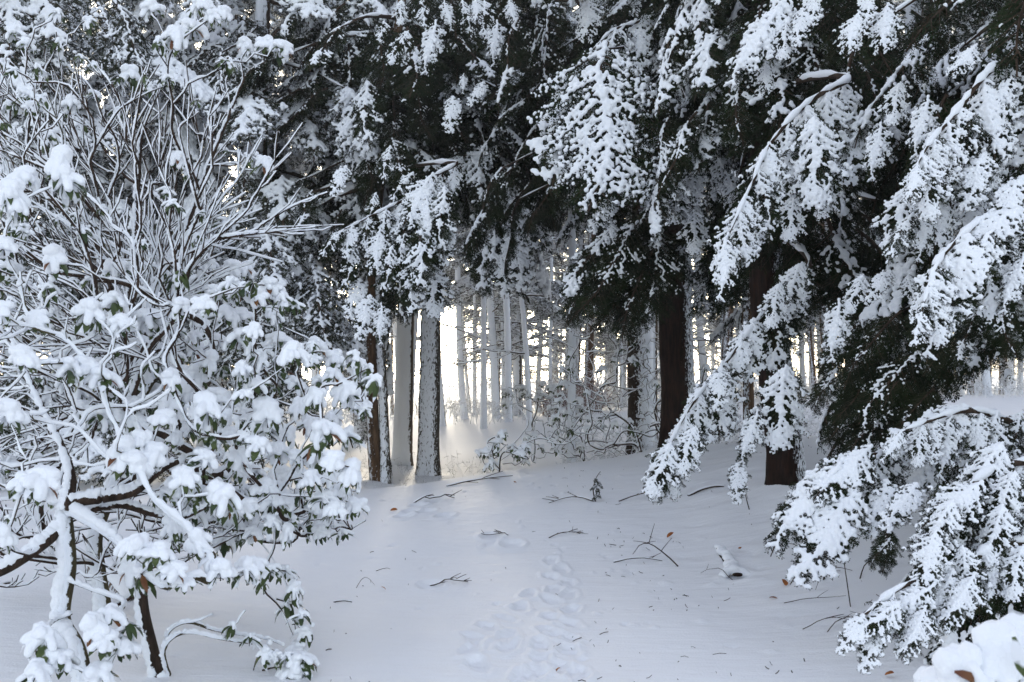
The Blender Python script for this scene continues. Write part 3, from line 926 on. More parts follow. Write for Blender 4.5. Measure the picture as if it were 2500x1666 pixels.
# ------------------------------------------------------------------ rhododendron
def leaf_shape(L, W, bend, nseg=5):
    """a drooping leaf: leaves the stalk outward and curls down"""
    s = np.linspace(0, 1, nseg)
    w = W * np.array([0.25, 0.85, 1.0, 0.75, 0.06])
    ang = -0.25 + bend * s
    x = np.concatenate([[0], np.cumsum(np.cos(-ang[:-1]) * L / (nseg - 1))])
    z = np.concatenate([[0], np.cumsum(np.sin(-ang[:-1]) * L / (nseg - 1))])
    c = np.stack([x, 0 * x, z], -1)
    lft = c + np.stack([0 * w, w, -w * 0.35], -1)
    rgt = c + np.stack([0 * w, -w, -w * 0.35], -1)
    v = np.concatenate([lft, c, rgt])
    f = []
    for i in range(nseg - 1):
        f += [[i, i + 1, nseg + i + 1, nseg + i], [nseg + i, nseg + i + 1, 2 * nseg + i + 1, 2 * nseg + i]]
    return v, np.array(f), c


LEAVES = []
for k in range(4):
    L = (0.125, 0.11, 0.135, 0.10)[k]
    v, f, c = leaf_shape(L, (0.019, 0.017, 0.020, 0.016)[k], (1.5, 1.9, 1.2, 2.1)[k])
    mb = MB(); mb.add(v, f)
    LEAVES.append((v, f, c, mb.mesh('leaf', [M_leaf]), mb.mesh('leaf', [M_leafred])))


def cluster_proto(seed, nleaf, snow=1.0, vox=0.0056):
    rng = np.random.RandomState(seed)
    fol, sn = MB(), MB()
    tr = []
    v, f = tube([[0, 0, -0.07], [0, 0, -0.03], [0, 0, 0.012]], [0.004, 0.005, 0.006], 5)
    fol.add(v, f, 1)
    bp, br = [], []
    for i in range(nleaf):
        a = i / nleaf * 6.283 + rng.uniform(-0.3, 0.3)
        k = rng.randint(4); sc = rng.uniform(0.75, 1.2)
        tl = rng.uniform(0.15, 1.0)
        ca, sa = math.cos(a), math.sin(a); ct, st = math.cos(tl), math.sin(tl)
        R = np.array([[ca, -sa, 0], [sa, ca, 0], [0, 0, 1]]) @ np.array([[ct, 0, st], [0, 1, 0], [-st, 0, ct]]) * sc
        o = np.array([0.006 * ca, 0.006 * sa, rng.uniform(-0.02, 0.012)])
        lv, lf, lc, _, _ = LEAVES[k]
        red = rng.rand() < 0.035
        fol.add(lv @ R.T + o, lf, 2 if red else 0)
        tr.append((k, R, o, red))
        C2 = lc @ R.T + o
        cov = rng.uniform(0.4, 0.88) * min(1, snow + 0.1)
        if rng.rand() < 0.1:
            continue
        thick = rng.uniform(0.75, 1.15)
        for sv in np.linspace(0.05, cov, 7):
            c = np.array([np.interp(sv, np.linspace(0, 1, 5), C2[:, q]) for q in range(3)])
            r = (0.0200 + 0.006 * math.sin(sv * 3.0)) * snow * thick * (1 - 0.25 * sv)
            out = np.array([ca, sa, 0]) * r * 0.25 * sv
            bp.append(c + [0, 0, r * (0.75 - 0.2 * sv)] + out); br.append(r)
    for q in range(7):
        r = 0.033 * snow * rng.uniform(0.7, 1.15)
        bp.append(np.array([rng.normal() * 0.022, rng.normal() * 0.022, 0.008 + r * 0.55])); br.append(r)
    blobs(sn, bp, br, 0.9, 1)
    fm = fol.mesh('leaf_cluster', [M_leaf, M_rtwig, M_leafred])
    smh = remesh(sn, vox, 'cluster_snow', [M_snow], 2)
    return fm, smh, tr


CL_BIG = [cluster_proto(30 + k, 8 + k % 3, 1.0 + 0.08 * k) for k in range(5)]
CL_SMALL = [cluster_proto(50 + k, 6 + k % 3, 0.62) for k in range(4)]
CL_FAR = [cluster_proto(60 + k, 6, 1.05, 0.012) for k in range(2)]


def add_cluster(parent, p, scale, protos, rng, tilt=0.35, leaves=False):
    fm, smh, tr = rng.choice(protos)
    T = np.array(parent.location[:])
    M = (Matrix.Translation(Vector(np.asarray(p) - T)) @ Matrix.Rotation(rng.uniform(-tilt, tilt), 4, 'X') @ Matrix.Rotation(rng.uniform(-tilt, tilt), 4, 'Y')
         @ Matrix.Rotation(rng.uniform(0, 6.28), 4, 'Z') @ Matrix.Diagonal((scale * rng.uniform(0.85, 1.15), scale * rng.uniform(0.85, 1.15), scale * rng.uniform(0.75, 1.3), 1)))
    if leaves:
        o = obj('leaf_cluster', STALK, parent, mat=M)
        for (k, R, off, red) in tr:
            R4 = Matrix.Translation(Vector(off)) @ Matrix([list(r) for r in R]).to_4x4()
            obj('leaf', LEAVES[k][4 if red else 3], o, mat=R4)
    else:
        o = obj('leaf_cluster', fm, parent, mat=M)
    if rng.random() > 0.10:
        obj('snow_cap', smh, o)
    return o


_mb = MB(); _v, _f = tube([[0, 0, -0.07], [0, 0, -0.03], [0, 0, 0.012]], [0.004, 0.005, 0.006], 6); _mb.add(_v, _f)
_v, _f = ico(1); _mb.add(_v * 0.009 + np.array([0, 0, 0.012]), _f)
STALK = _mb.mesh('stalk', [M_rtwig])


class Shrub:
    """a woody plant: seeded with stems, every tip then grows out of the nearest wood"""
    def __init__(self, name, base, label, cat='shrub', seed=0, group=None):
        self.base = np.asarray(base, float)
        self.t = thing(name, tuple(self.base), label, cat, group)
        self.pos = []; self.par = []; self.dir = []; self.mr = {}
        self.rng = np.random.RandomState(seed)
        self.py = random.Random(seed)
        self.root = []

    def stem(self, pts, per=8, r=None):
        """a hand-set stem; joins the nearest existing node if it starts close to one"""
        P = catmull(pts, per)
        par = -1
        if self.pos:
            A = np.array(self.pos); dd = np.linalg.norm(A - P[0], axis=1)
            if dd.min() < 0.6:
                par = int(dd.argmin())
        for i, p in enumerate(P):
            d = P[min(i + 1, len(P) - 1)] - P[max(i - 1, 0)]
            self.pos.append(p); self.par.append(par); self.dir.append(d / (np.linalg.norm(d) + 1e-9))
            par = len(self.pos) - 1
            if r:
                self.mr[par] = r[0] + (r[1] - r[0]) * i / (len(P) - 1)
        return par

    def tips(self, T, seg=0.09, wob=0.02, up=0.4, mind=0.1, bend=0.35, lean=(0, 0, 0)):
        T = [np.asarray(t, float) for t in T]
        T.sort(key=lambda t: np.linalg.norm(t - self.base))
        for t in T:
            A = np.array(self.pos); D = np.array(self.dir)
            w = t - A; dist = np.linalg.norm(w, axis=1) + 1e-6
            cs = (w / dist[:, None] * D).sum(1)
            cost = dist * (1 + 0.9 * (1 - cs)) + 0.6 * np.maximum(0, A[:, 2] - t[2])
            cost[:2] += 1
            i = int(cost.argmin()); d = dist[i]
            if d < mind * 0.5:
                continue
            e = w[i] / d * 0.8 + np.array([0, 0, up]) + np.array(lean); e /= np.linalg.norm(e)
            n = max(3, int(d / seg) + 1)
            Q = bez(A[i], A[i] + D[i] * d * bend, t - e * d * 0.3, t, n + 1)[1:]
            Q[:-1] += self.rng.normal(0, wob, (n - 1, 3)) if n > 1 else 0
            par = i
            for k, q in enumerate(Q):
                dd = q - self.pos[par]
                self.pos.append(q); self.par.append(par); self.dir.append(dd / (np.linalg.norm(dd) + 1e-9))
                par = len(self.pos) - 1

    def shoot(self, tip, d, L, seg=0.09, side=4, wob=0.004, sl=0.35):
        """a long straight shoot ending at tip, its side twigs slanting forward"""
        A = np.array(self.pos); D = np.array(self.dir)
        st = tip - d * L
        w = st - A; dist = np.linalg.norm(w, axis=1) + 1e-6
        cs = (w / dist[:, None] * D).sum(1)
        # join wood that already runs the same way
        cost = dist * (1 + 0.5 * (1 - cs)) + 0.25 * (1 - (D @ d)) + 0.5 * np.maximum(0, A[:, 2] - st[2])
        i = int(cost.argmin())
        n = max(3, int((dist[i] * 0.9 + L) / seg))
        q = bez(A[i], A[i] + (D[i] * 0.5 + d * 0.5) * dist[i] * 0.5, st + d * L * 0.15, tip, n + 1)[1:]
        q[:-1] += self.rng.normal(0, wob, (n - 1, 3))
        par = i; ids = []
        for p in q:
            dd = p - self.pos[par]
            self.pos.append(p); self.par.append(par); self.dir.append(dd / (np.linalg.norm(dd) + 1e-9))
            par = len(self.pos) - 1; ids.append(par)
        for k in range(side):
            j = ids[self.rng.randint(n // 3, max(n // 3 + 1, n - 1))]
            v = self.rng.normal(0, 1, 3); v -= self.dir[j] * v.dot(self.dir[j]); v /= np.linalg.norm(v)
            dd = self.dir[j] * 0.82 + v * 0.5 + np.array([0, 0, 0.12]); dd /= np.linalg.norm(dd)
            ll = L * sl * self.rng.uniform(0.4, 1.2); m = max(2, int(ll / seg))
            pr = j
            for t in range(m):
                p = self.pos[j] + dd * ll * (t + 1) / m + np.array([0, 0, 0.03]) * ((t + 1) / m) ** 2 + self.rng.normal(0, wob, 3)
                e = p - self.pos[pr]
                self.pos.append(p); self.par.append(pr); self.dir.append(e / (np.linalg.norm(e) + 1e-9))
                pr = len(self.pos) - 1

    def build(self, r_tip=0.0028, power=0.40, mat=None, tmat=None, snow=1.0, split=0.012, maxpart=60, rmax=0.07, smin=0.006, sides=5, floor=None):
        n = len(self.pos)
        pos = np.array(self.pos) - self.base; par = np.array(self.par)
        ch = [[] for _ in range(n)]
        for i, p in enumerate(par):
            if p >= 0:
                ch[p].append(i)
        cnt = np.zeros(n)
        for i in range(n - 1, -1, -1):
            if not ch[i]:
                cnt[i] = 1
            if par[i] >= 0:
                cnt[par[i]] += cnt[i]
        rad = np.minimum(r_tip * cnt ** power, rmax)
        for k, v in self.mr.items():
            rad[k] = max(rad[k], v)
        # strands
        strands = []
        stack = [(i, -1, None) for i in range(n) if par[i] < 0]
        while stack:
            i, frm, grp = stack.pop()
            s = [] if frm < 0 else [frm]
            start = i
            while True:
                s.append(i)
                if not ch[i]:
                    break
                c = sorted(ch[i], key=lambda k: -cnt[k])
                for k in c[1:]:
                    stack.append((k, i, None))
                i = c[0]
            strands.append((s, start))
        # which part a strand belongs to: thick strands head a part, thin ones go with the wood they grow from
        head = {}
        order = sorted(strands, key=lambda q: q[0][0])
        big = [q for q in strands if rad[q[1]] > split]
        big.sort(key=lambda q: -rad[q[1]])
        big = big[:maxpart]
        bigset = {q[1] for q in big}
        owner = {}
        parts = {}
        roots = [q for q in strands if par[q[1]] < 0]
        for q in roots:
            bigset.add(q[1])
        for q in sorted(strands, key=lambda q: q[1]):
            pass
        sid = {}
        for q in strands:
            for k in q[0][(0 if par[q[1]] < 0 else 1):]:
                sid[k] = q[1]

        def own(st):
            seen = []
            while st not in bigset and st not in owner:
                seen.append(st)
                st = sid[par[st]]
            r = owner.get(st, st)
            for x in seen:
                owner[x] = r
            return r
        W = np.array([-0.8, -0.25, 0.0])
        for q in strands:
            h = own(q[1])
            if h not in parts:
                parts[h] = (MB(), MB())
            w, sn = parts[h]
            P = pos[q[0]]; R = rad[q[0]].copy()
            if par[q[1]] >= 0:
                R[0] = min(R[0], R[1] * 1.15)
            if len(P) < 2:
                continue
            if len(P) > 4 and R[1] > 0.008:       # smooth thick wood
                P = catmull(P[::2] if len(P) > 8 else P, 4); R = np.interp(np.linspace(0, 1, len(P)), np.linspace(0, 1, len(R)), R)
            v, f = tube(P, R, sides if R.max() < 0.015 else 12); w.add(v, f)
            t = np.gradient(P, axis=0); t /= np.linalg.norm(t, axis=1)[:, None] + 1e-9
            flat = 1 - 0.72 * np.abs(t[:, 2]) ** 1.5
            m = len(P)
            thick = np.clip((R - 0.010) / 0.02, 0, 1)
            lump = 1 + (0.26 * np.sin(np.arange(m) * 1.7 + self.rng.uniform(0, 6)) + self.rng.uniform(-0.2, 0.25, m)) * (1 - 0.68 * thick) + 0.16 * thick * np.sin(np.arange(m) * 0.45 + self.rng.uniform(0, 6))
            rs = (R * (0.62 + 0.16 * thick) + smin * flat + 0.0015) * snow * lump
            gap = self.rng.uniform(0, 1, m) < 0.18
            rs = np.where(gap & (R < 0.02), rs * 0.35, rs)
            rs = np.maximum(rs, 0.0010)
            rs[0] *= 0.5; rs[-1] *= 0.7
            upv = np.array([0, 0, 1.0]) - t * t[:, 2:3]
            upv = upv * 1.0 + W[None] * (np.abs(t[:, 2:3]) * 0.9)
            upv /= np.linalg.norm(upv, axis=1)[:, None] + 1e-9
            off = upv * (R * (0.85 - 0.35 * thick) + rs * (0.62 - 0.3 * thick))[:, None]
            v, f = tube(P + off, rs, 6 if R.max() < 0.015 else 14, lump=0.1, rng=self.rng)
            sn.add(v, f)
        first = True
        for h, (w, sn) in parts.items():
            isroot = par[h] < 0
            o = obj('stem' if isroot else 'branch', w.mesh('wood', [(tmat or mat) if isroot else mat]), self.t)
            so = obj('snow', sn.mesh('branch_snow', [M_snow]), o)
            so['kind'] = 'stuff'


def inpoly(x, y, P):
    c = False
    j = len(P) - 1
    for i in range(len(P)):
        if (P[i][1] > y) != (P[j][1] > y) and x < (P[j][0] - P[i][0]) * (y - P[i][1]) / (P[j][1] - P[i][1]) + P[i][0]:
            c = not c
        j = i
    return c


def scatter(P, n, mind, seed):
    g = random.Random(seed)
    xs = [p[0] for p in P]; ys = [p[1] for p in P]
    out = []
    tries = 0
    while len(out) < n and tries < n * 60:
        tries += 1
        x, y = g.uniform(min(xs), max(xs)), g.uniform(min(ys), max(ys))
        if inpoly(x, y, P) and all((x - a) ** 2 + (y - b) ** 2 > mind * mind for a, b in out):
            out.append((x, y))
    return out


g = random.Random(5)
# the front shrub: thick snowed stem at the lower left
D = 4.9
bA = hit(222, 1690); dA = bA[1]
RA = Shrub('rhododendron', bA, 'large rhododendron in the left foreground with thick snow-crusted stem', 'rhododendron', 41)
RA.stem([bA - [0, 0, .1], px(190, 1590, dA), px(153, 1510, dA + .05), px(168, 1391, dA + .1), px(165, 1310, dA + .1), px(158, 1240, dA + .15)], r=(0.043, 0.033))
RA.stem([px(165, 1245, dA + .1), px(175, 1170, dA + .1), px(150, 1090, dA + .2), px(105, 1000, dA + .3), px(60, 900, dA + .4), px(20, 800, dA + .5)], r=(0.026, 0.010))
RA.stem([px(150, 1290, dA + .1), px(90, 1340, dA), px(0, 1395, dA - .1), px(-120, 1430, dA - .2)], r=(0.030, 0.026))
RA.stem([px(175, 1225, dA + .1), px(260, 1215, dA + .15), px(330, 1200, dA + .2), px(390, 1150, dA + .3), px(440, 1125, dA + .4)], r=(0.030, 0.015))
RA.stem([px(180, 1250, dA + .1), px(260, 1300, dA), px(320, 1350, dA - .1)], r=(0.030, 0.014))
RA.stem([px(190, 1260, dA + .2), px(240, 1240, dA + .3), px(300, 1235, dA + .3), px(370, 1255, dA + .4), px(440, 1265, dA + .4), px(510, 1235, dA + .4)], r=(0.022, 0.010))
hero_tips = [(330, 1330, 4.6), (385, 1345, 4.6), (420, 1390, 4.6), (480, 1320, 4.8), (520, 1355, 4.8), (540, 1390, 4.8), (345, 1400, 4.7), (545, 1215, 5.0), (455, 1170, 5.0), (500, 1120, 5.2), (600, 1390, 5.0), (625, 1380, 5.1),
             (60, 1180, 4.6), (95, 1175, 4.6), (20, 1010, 4.7), (60, 870, 4.8), (170, 900, 5.0), (215, 900, 5.1), (250, 920, 5.1), (300, 1100, 5.0), (340, 1080, 5.1), (380, 1110, 5.1), (400, 1020, 5.2),
             (90, 780, 5.0), (0, 760, 4.8), (300, 790, 5.2), (220, 760, 5.2), (25, 470, 4.9), (60, 430, 5.0), (150, 400, 5.0), (165, 440, 5.0), (40, 500, 4.9), (10, 600, 4.9), (0, 1310, 4.6), (450, 1420, 4.7), (330, 1130, 5.0)]
hangs = [(110, 1560, 4.5), (150, 1610, 4.5), (90, 1640, 4.4), (230, 1530, 4.5), (270, 1500, 4.6), (310, 1520, 4.6), (300, 1580, 4.6), (240, 1640, 4.5), (260, 1560, 4.5)]
RA.tips([px(*t) for t in hero_tips], seg=0.07, wob=0.012)
RA.stem([px(170, 1420, dA), px(220, 1440, dA), px(300, 1470, dA - .1), px(290, 1500, 4.6)])
RA.stem([px(175, 1500, dA), px(130, 1520, dA - .1), px(100, 1560, 4.5)])
RA.tips([px(*t) for t in hangs], seg=0.05, wob=0.008)
for i, t in enumerate(hero_tips + hangs):
    add_cluster(RA.t, px(*t), g.uniform(0.8, 1.1), CL_BIG, g, leaves=i % 2 == 0 or i > 34)
RA.tips([px(x, y, g.uniform(4.8, 5.8)) for x, y in scatter([(-60, 620), (420, 700), (430, 1100), (150, 1250), (-60, 1250)], 120, 18, 3)], seg=0.08, wob=0.007, lean=(-0.3, 0, 0.2))
RA.build(0.0030, 0.42, M_rtwig, M_rtrunk, 1.0, smin=0.0065, rmax=0.062, maxpart=40)

# the second shrub: the fan of fine branches and the mass of leaf clusters
bB = hit(262, 1500); dB = bB[1]
RB = Shrub('rhododendron', bB, 'tall spreading rhododendron at the left, its fan of fine branches reaching the top', 'rhododendron', 42)
RB.stem([bB - [0, 0, .1], px(250, 1450, dB), px(241, 1391, dB), px(236, 1300, dB), px(290, 1150, dB), px(330, 1000, dB), px(326, 875, dB), px(318, 722, dB), px(333, 588, dB), px(335, 480, dB), px(345, 330, dB)], r=(0.050, 0.012))
RB.stem([px(328, 900, dB), px(356, 760, dB), px(402, 665, dB), px(451, 569, dB), px(500, 430, dB), px(560, 280, dB), px(600, 180, dB)], r=(0.026, 0.007))
RB.stem([px(322, 860, dB), px(280, 750, dB), px(250, 640, dB), px(215, 540, dB - .1), px(175, 470, dB - .2)], r=(0.026, 0.010))
RB.stem([px(330, 960, dB), px(250, 870, dB + .1), px(130, 760, dB + .1), px(20, 690, dB), px(-80, 640, dB)])
RB.stem([px(320, 760, dB), px(240, 640, dB + .3), px(120, 520, dB + .3), px(-20, 440, dB + .3)])
RB.stem([px(330, 620, dB), px(240, 440, dB + .2), px(130, 270, dB + .2), px(50, 120, dB + .2)])
RB.stem([px(330, 1010, dB), px(380, 920, dB), px(450, 905, dB - .1), px(530, 940, dB - .3), px(590, 1000, dB - .4)])
RB.stem([px(300, 1130, dB), px(420, 1060, dB), px(560, 1000, dB), px(640, 900, dB), px(740, 860, dB)])
RB.stem([px(290, 1180, dB), px(420, 1120, dB), px(560, 1130, dB), px(700, 1120, dB), px(820, 1180, dB)])
RB.stem([px(600, 940, dB), px(700, 880, dB), px(790, 860, dB), px(860, 900, dB + .3), px(900, 960, dB + .3)])
RB.stem([px(345, 720, dB), px(420, 640, dB + .3), px(520, 600, dB + .5), px(640, 560, dB + .7), px(840, 550, dB + .8)])
RB.stem([px(420, 1150, dB), px(560, 1270, dB - .2), px(640, 1330, dB - .3), px(700, 1430, dB - .4), px(725, 1560, dB - .4)])
up_tips = [(35, 80), (65, 105), (140, 30), (215, 50), (140, 105), (195, 140), (70, 225), (95, 240), (390, 100), (480, 20), (410, 120), (470, 70), (555, 145), (650, 105), (685, 115), (290, 190), (320, 180), (410, 190), (30, 245), (80, 260),
           (175, 250), (605, 385), (645, 400), (430, 90), (520, 40), (600, 110), (230, 230), (560, 150), (370, 20), (490, 10), (545, 30), (10, 300), (120, 330), (470, 560), (430, 385), (540, 360)]
mass = scatter([(430, 650), (600, 640), (690, 720), (680, 830), (780, 840), (885, 900), (880, 1000), (820, 1080), (880, 1180), (880, 1240), (780, 1290), (650, 1260), (560, 1290), (440, 1230), (400, 1100), (350, 1080), (180, 1000), (150, 820), (260, 740), (400, 780)], 138, 36, 8)
extra = [(700, 1390), (720, 1430), (700, 1470), (735, 1500), (745, 1540), (730, 1580), (660, 1390), (640, 1420), (690, 730), (720, 745), (560, 690), (590, 700), (620, 690), (870, 870), (900, 900), (915, 930), (890, 1000), (850, 1060), (760, 840), (720, 850)]
gB = random.Random(8)
T2 = []
for (x, y) in up_tips:
    T2.append((px(x, y, gB.uniform(dB - .5, dB + .4)), 'S' if gB.random() < 0.5 else 'B'))
for (x, y) in mass:
    T2.append((px(x, y, gB.uniform(5.3, 7.2) - 0.4 * (x - 500) / 500), 'B'))
for (x, y) in extra:
    T2.append((px(x, y, gB.uniform(5.3, 5.9)), 'S'))
RB.tips([t for t, _ in T2], seg=0.08, wob=0.016, up=0.25)
bare = scatter([(-90, 100), (250, 150), (560, 160), (590, 420), (520, 640), (400, 860), (60, 1230), (-90, 1180)], 270, 16, 12)
bare.sort(key=lambda q: math.hypot(q[0] - 400, q[1] - 880))
for x, y in bare:
    dp = gB.uniform(5.6, 7.8)
    fx = 560 if gB.random() > (x - 230) / 190 else 310
    v = px(x, y, dp) - px(fx, 900, dp); v /= np.linalg.norm(v)
    v = v + np.array([gB.uniform(-.32, .32), gB.uniform(-.4, .4), gB.uniform(-.2, .35)]); v /= np.linalg.norm(v)
    if gB.random() < 0.30:
        add_cluster(RB.t, px(x, y, dp), gB.uniform(0.5, 0.95), CL_SMALL, gB)
    RB.shoot(px(x, y, dp), v, gB.uniform(0.15, 0.6), wob=0.009, sl=0.6, side=gB.choice((2, 3, 4, 5)))
for x, y, vx, vz in [(740, 300, .6, .8), (700, 560, .9, .15), (770, 555, .95, .1), (845, 548, .97, .15), (620, 640, .8, .3), (540, 470, .5, .7), (600, 470, .7, .5), (640, 330, .4, .9), (560, 420, .4, .8), (520, 520, .5, .6), (600, 560, .8, .4), (700, 480, .8, .45), (800, 470, .9, .3), (690, 640, .8, -.2), (590, 700, .6, -.2)]:
    v = np.array([vx, gB.uniform(-.3, .3), vz]); v /= np.linalg.norm(v)
    RB.shoot(px(x, y, gB.uniform(5.9, 6.7)), v, 0.45, side=5, wob=0.005)
RB.tips([px(x, y, gB.uniform(5.6, 7.4)) for x, y in scatter([(430, 650), (680, 740), (860, 900), (820, 1180), (600, 1240), (400, 1100), (150, 1000), (250, 760)], 70, 24, 31)], seg=0.09, wob=0.010, up=0.2)
low = scatter([(-60, 1180), (880, 1180), (860, 1290), (620, 1300), (470, 1390), (-60, 1420)], 110, 20, 77)
for x, y in low:
    dp = gB.uniform(5.9, 7.2)
    v = np.array([gB.uniform(-1, 1), gB.uniform(-.4, .4), gB.uniform(-.1, .5)]); v /= np.linalg.norm(v)
    RB.shoot(px(x, y, dp), v, 0.3, side=3, wob=0.006)
for x, y in scatter([(380, 1180), (870, 1200), (850, 1300), (640, 1310), (420, 1340)], 34, 36, 78) + scatter([(-40, 1080), (140, 1100), (130, 1300), (-40, 1330)], 7, 40, 79) + scatter([(0, 620), (330, 560), (380, 880), (20, 950)], 10, 60, 80):
    T2.append((px(x, y, gB.uniform(5.3, 6.8)), 'S' if gB.random() < .4 else 'B'))
    RB.tips([T2[-1][0]], seg=0.08, wob=0.01, up=0.2)
for i, (t, kd) in enumerate(T2):
    add_cluster(RB.t, t, gB.uniform(0.65, 1.12), CL_BIG if kd == 'B' else CL_SMALL, gB, leaves=i < 28 and i % 2 == 0)
RB.build(0.0036, 0.34, M_rtwig, M_rtrunk, 0.78, smin=0.0036, rmax=0.045, maxpart=70)

# the third: lower right stem with arching shoots
bC = hit(392, 1650); dC = bC[1]
RC = Shrub('rhododendron', bC, 'small rhododendron with a dark leaning stem and two arching shoots before the tall one', 'rhododendron', 43)
RC.stem([bC - [0, 0, .08], px(375, 1600, dC), px(352, 1500, dC), px(345, 1422, dC), px(342, 1350, dC)], r=(0.036, 0.024))
RC.stem([px(412, 1650, dC), px(400, 1590, dC - .05), px(425, 1555, dC - .05), px(470, 1545, dC), px(540, 1560, dC), px(620, 1572, dC + .1)], r=(0.011, 0.006))
RC.stem([px(405, 1580, dC), px(415, 1540, dC), px(460, 1520, dC), px(530, 1540, dC + .1), px(650, 1560, dC + .1), px(700, 1580, dC + .1)], r=(0.010, 0.005))
RC.tips([px(x, y, dC) for x, y in [(565, 1535), (610, 1560), (640, 1590), (670, 1600), (700, 1600), (735, 1620), (330, 1380), (365, 1370), (520, 1500), (600, 1490)]], seg=0.05, wob=0.006)
gC = random.Random(4)
for (x, y, b) in [(565, 1528, 0), (610, 1555, 0), (650, 1590, 0), (675, 1600, 0), (705, 1600, 0), (735, 1610, 1), (720, 1640, 1), (332, 1375, 1), (365, 1365, 1)]:
    add_cluster(RC.t, px(x, y, dC), 1.1 if b else 0.8, CL_BIG if b else CL_SMALL, gC, leaves=True)
RC.build(0.0035, 0.6, M_rtwig, M_rtrunk, 0.9, rmax=0.03, smin=0.004)

# one close up at the lower right corner
bD = np.array([1.62, 2.7, float(ground_z(1.62, 2.7))])
RD = Shrub('rhododendron', bD, 'snow-buried rhododendron sprig very close in the lower right corner, one green leaf showing', 'rhododendron', 44)
RD.stem([bD - [0, 0, .05], px(2580, 1760, 2.7), px(2500, 1690, 2.65), px(2420, 1640, 2.6)])
gD = random.Random(6)
tD = [(2440, 1590, 2.5), (2350, 1640, 2.5), (2500, 1560, 2.7), (2500, 1640, 2.6), (2300, 1680, 2.55)]
RD.tips([px(*t) for t in tD], seg=0.04, wob=0.004)
for t in tD:
    add_cluster(RD.t, px(*t), 1.0, CL_BIG, gD, leaves=True)
lv = obj('leaf', LEAVES[2][3], RD.t, mat=frame_mat(px(2475, 1555, 2.4) - bD, [0.12, -0.25, -1], [-0.5, -1, 0.1], 0.75))
lv = obj('leaf', LEAVES[0][4], RD.t, mat=frame_mat(px(2330, 1640, 2.42) - bD, [0.9, -0.2, -0.25], [-0.1, -1, 0.5], 0.6))
RD.build(0.003, 0.6, M_rtwig, None, 1.6, smin=0.008)

# ------------------------------------------------------------------ thicket beyond the crest
def thicket(x, y, w, h, n, label, seed, sinu=0.03, d=None, stems=(), rt=0.0045, dd=1.2, cl=0.4):
    b = hit(x, y)
    if d:
        q = px(x, y, d); b = np.array([q[0], d, float(ground_z(q[0], d))])
    d = b[1]
    R = Shrub('rhododendron', b, label, 'rhododendron', seed)
    for s in stems:
        R.stem([px(a, c, d) for a, c in s])
    gg = random.Random(seed)
    if not stems:
        R.stem([b - [0, 0, .1], b + [0.05, 0, 0.3], b + [gg.uniform(-.3, .3), 0.1, 0.8]])
    T = []
    for i in range(n):
        a = gg.uniform(-1, 1); e = gg.random() ** 0.7
        T.append(px(x + a * w, y - 15 - e * h * (1 - 0.45 * a * a), d + gg.uniform(-dd, dd)))
    R.tips(T, seg=0.10, wob=sinu, up=0.5, bend=0.5)
    for t in T:
        if gg.random() < cl:
            add_cluster(R.t, t, gg.uniform(0.8, 1.15), CL_FAR, gg, 0.5)
    R.build(rt, 0.36, M_twig, None, 0.8, smin=0.008, rmax=0.035, maxpart=12, sides=4)


thicket(1510, 1120, 170, 370, 250, 'sinuous rhododendron thicket with snaking dark stem, just left of the thick dark trunk', 61, 0.028, 16.0,
        [[(1570, 1125), (1553, 1060), (1530, 1030), (1490, 1000), (1465, 950), (1455, 910), (1435, 870), (1400, 850), (1360, 830), (1330, 820)], [(1452, 905), (1460, 860), (1440, 830)], [(1480, 940), (1560, 950), (1620, 900)]], cl=0.14, rt=0.0036)
thicket(1230, 1160, 60, 90, 40, 'low arching rhododendron at the path edge, dark stem curving up to the right', 62, 0.03, 14.6,
        [[(1218, 1158), (1225, 1110), (1260, 1095), (1310, 1072), (1345, 1080), (1370, 1120)], [(1235, 1105), (1275, 1060), (1290, 1030), (1265, 990), (1258, 950)], [(1335, 1080), (1380, 1085), (1420, 1060)]], cl=0.5)
thicket(1420, 1140, 140, 150, 110, 'snowy low thicket of rhododendron beyond the crest', 63, 0.028, 17.5, cl=0.25, rt=0.0038)
thicket(1300, 1010, 70, 70, 30, 'small snow-capped rhododendron among the far pale trunks', 64, 0.03, 21.0, cl=0.6)
thicket(1640, 1090, 90, 330, 80, 'twisting rhododendron stems beside the foot of the thick dark trunk', 65, 0.03, 15.2,
        [[(1625, 1085), (1600, 1020), (1605, 985), (1640, 955), (1630, 910)]], cl=0.15)

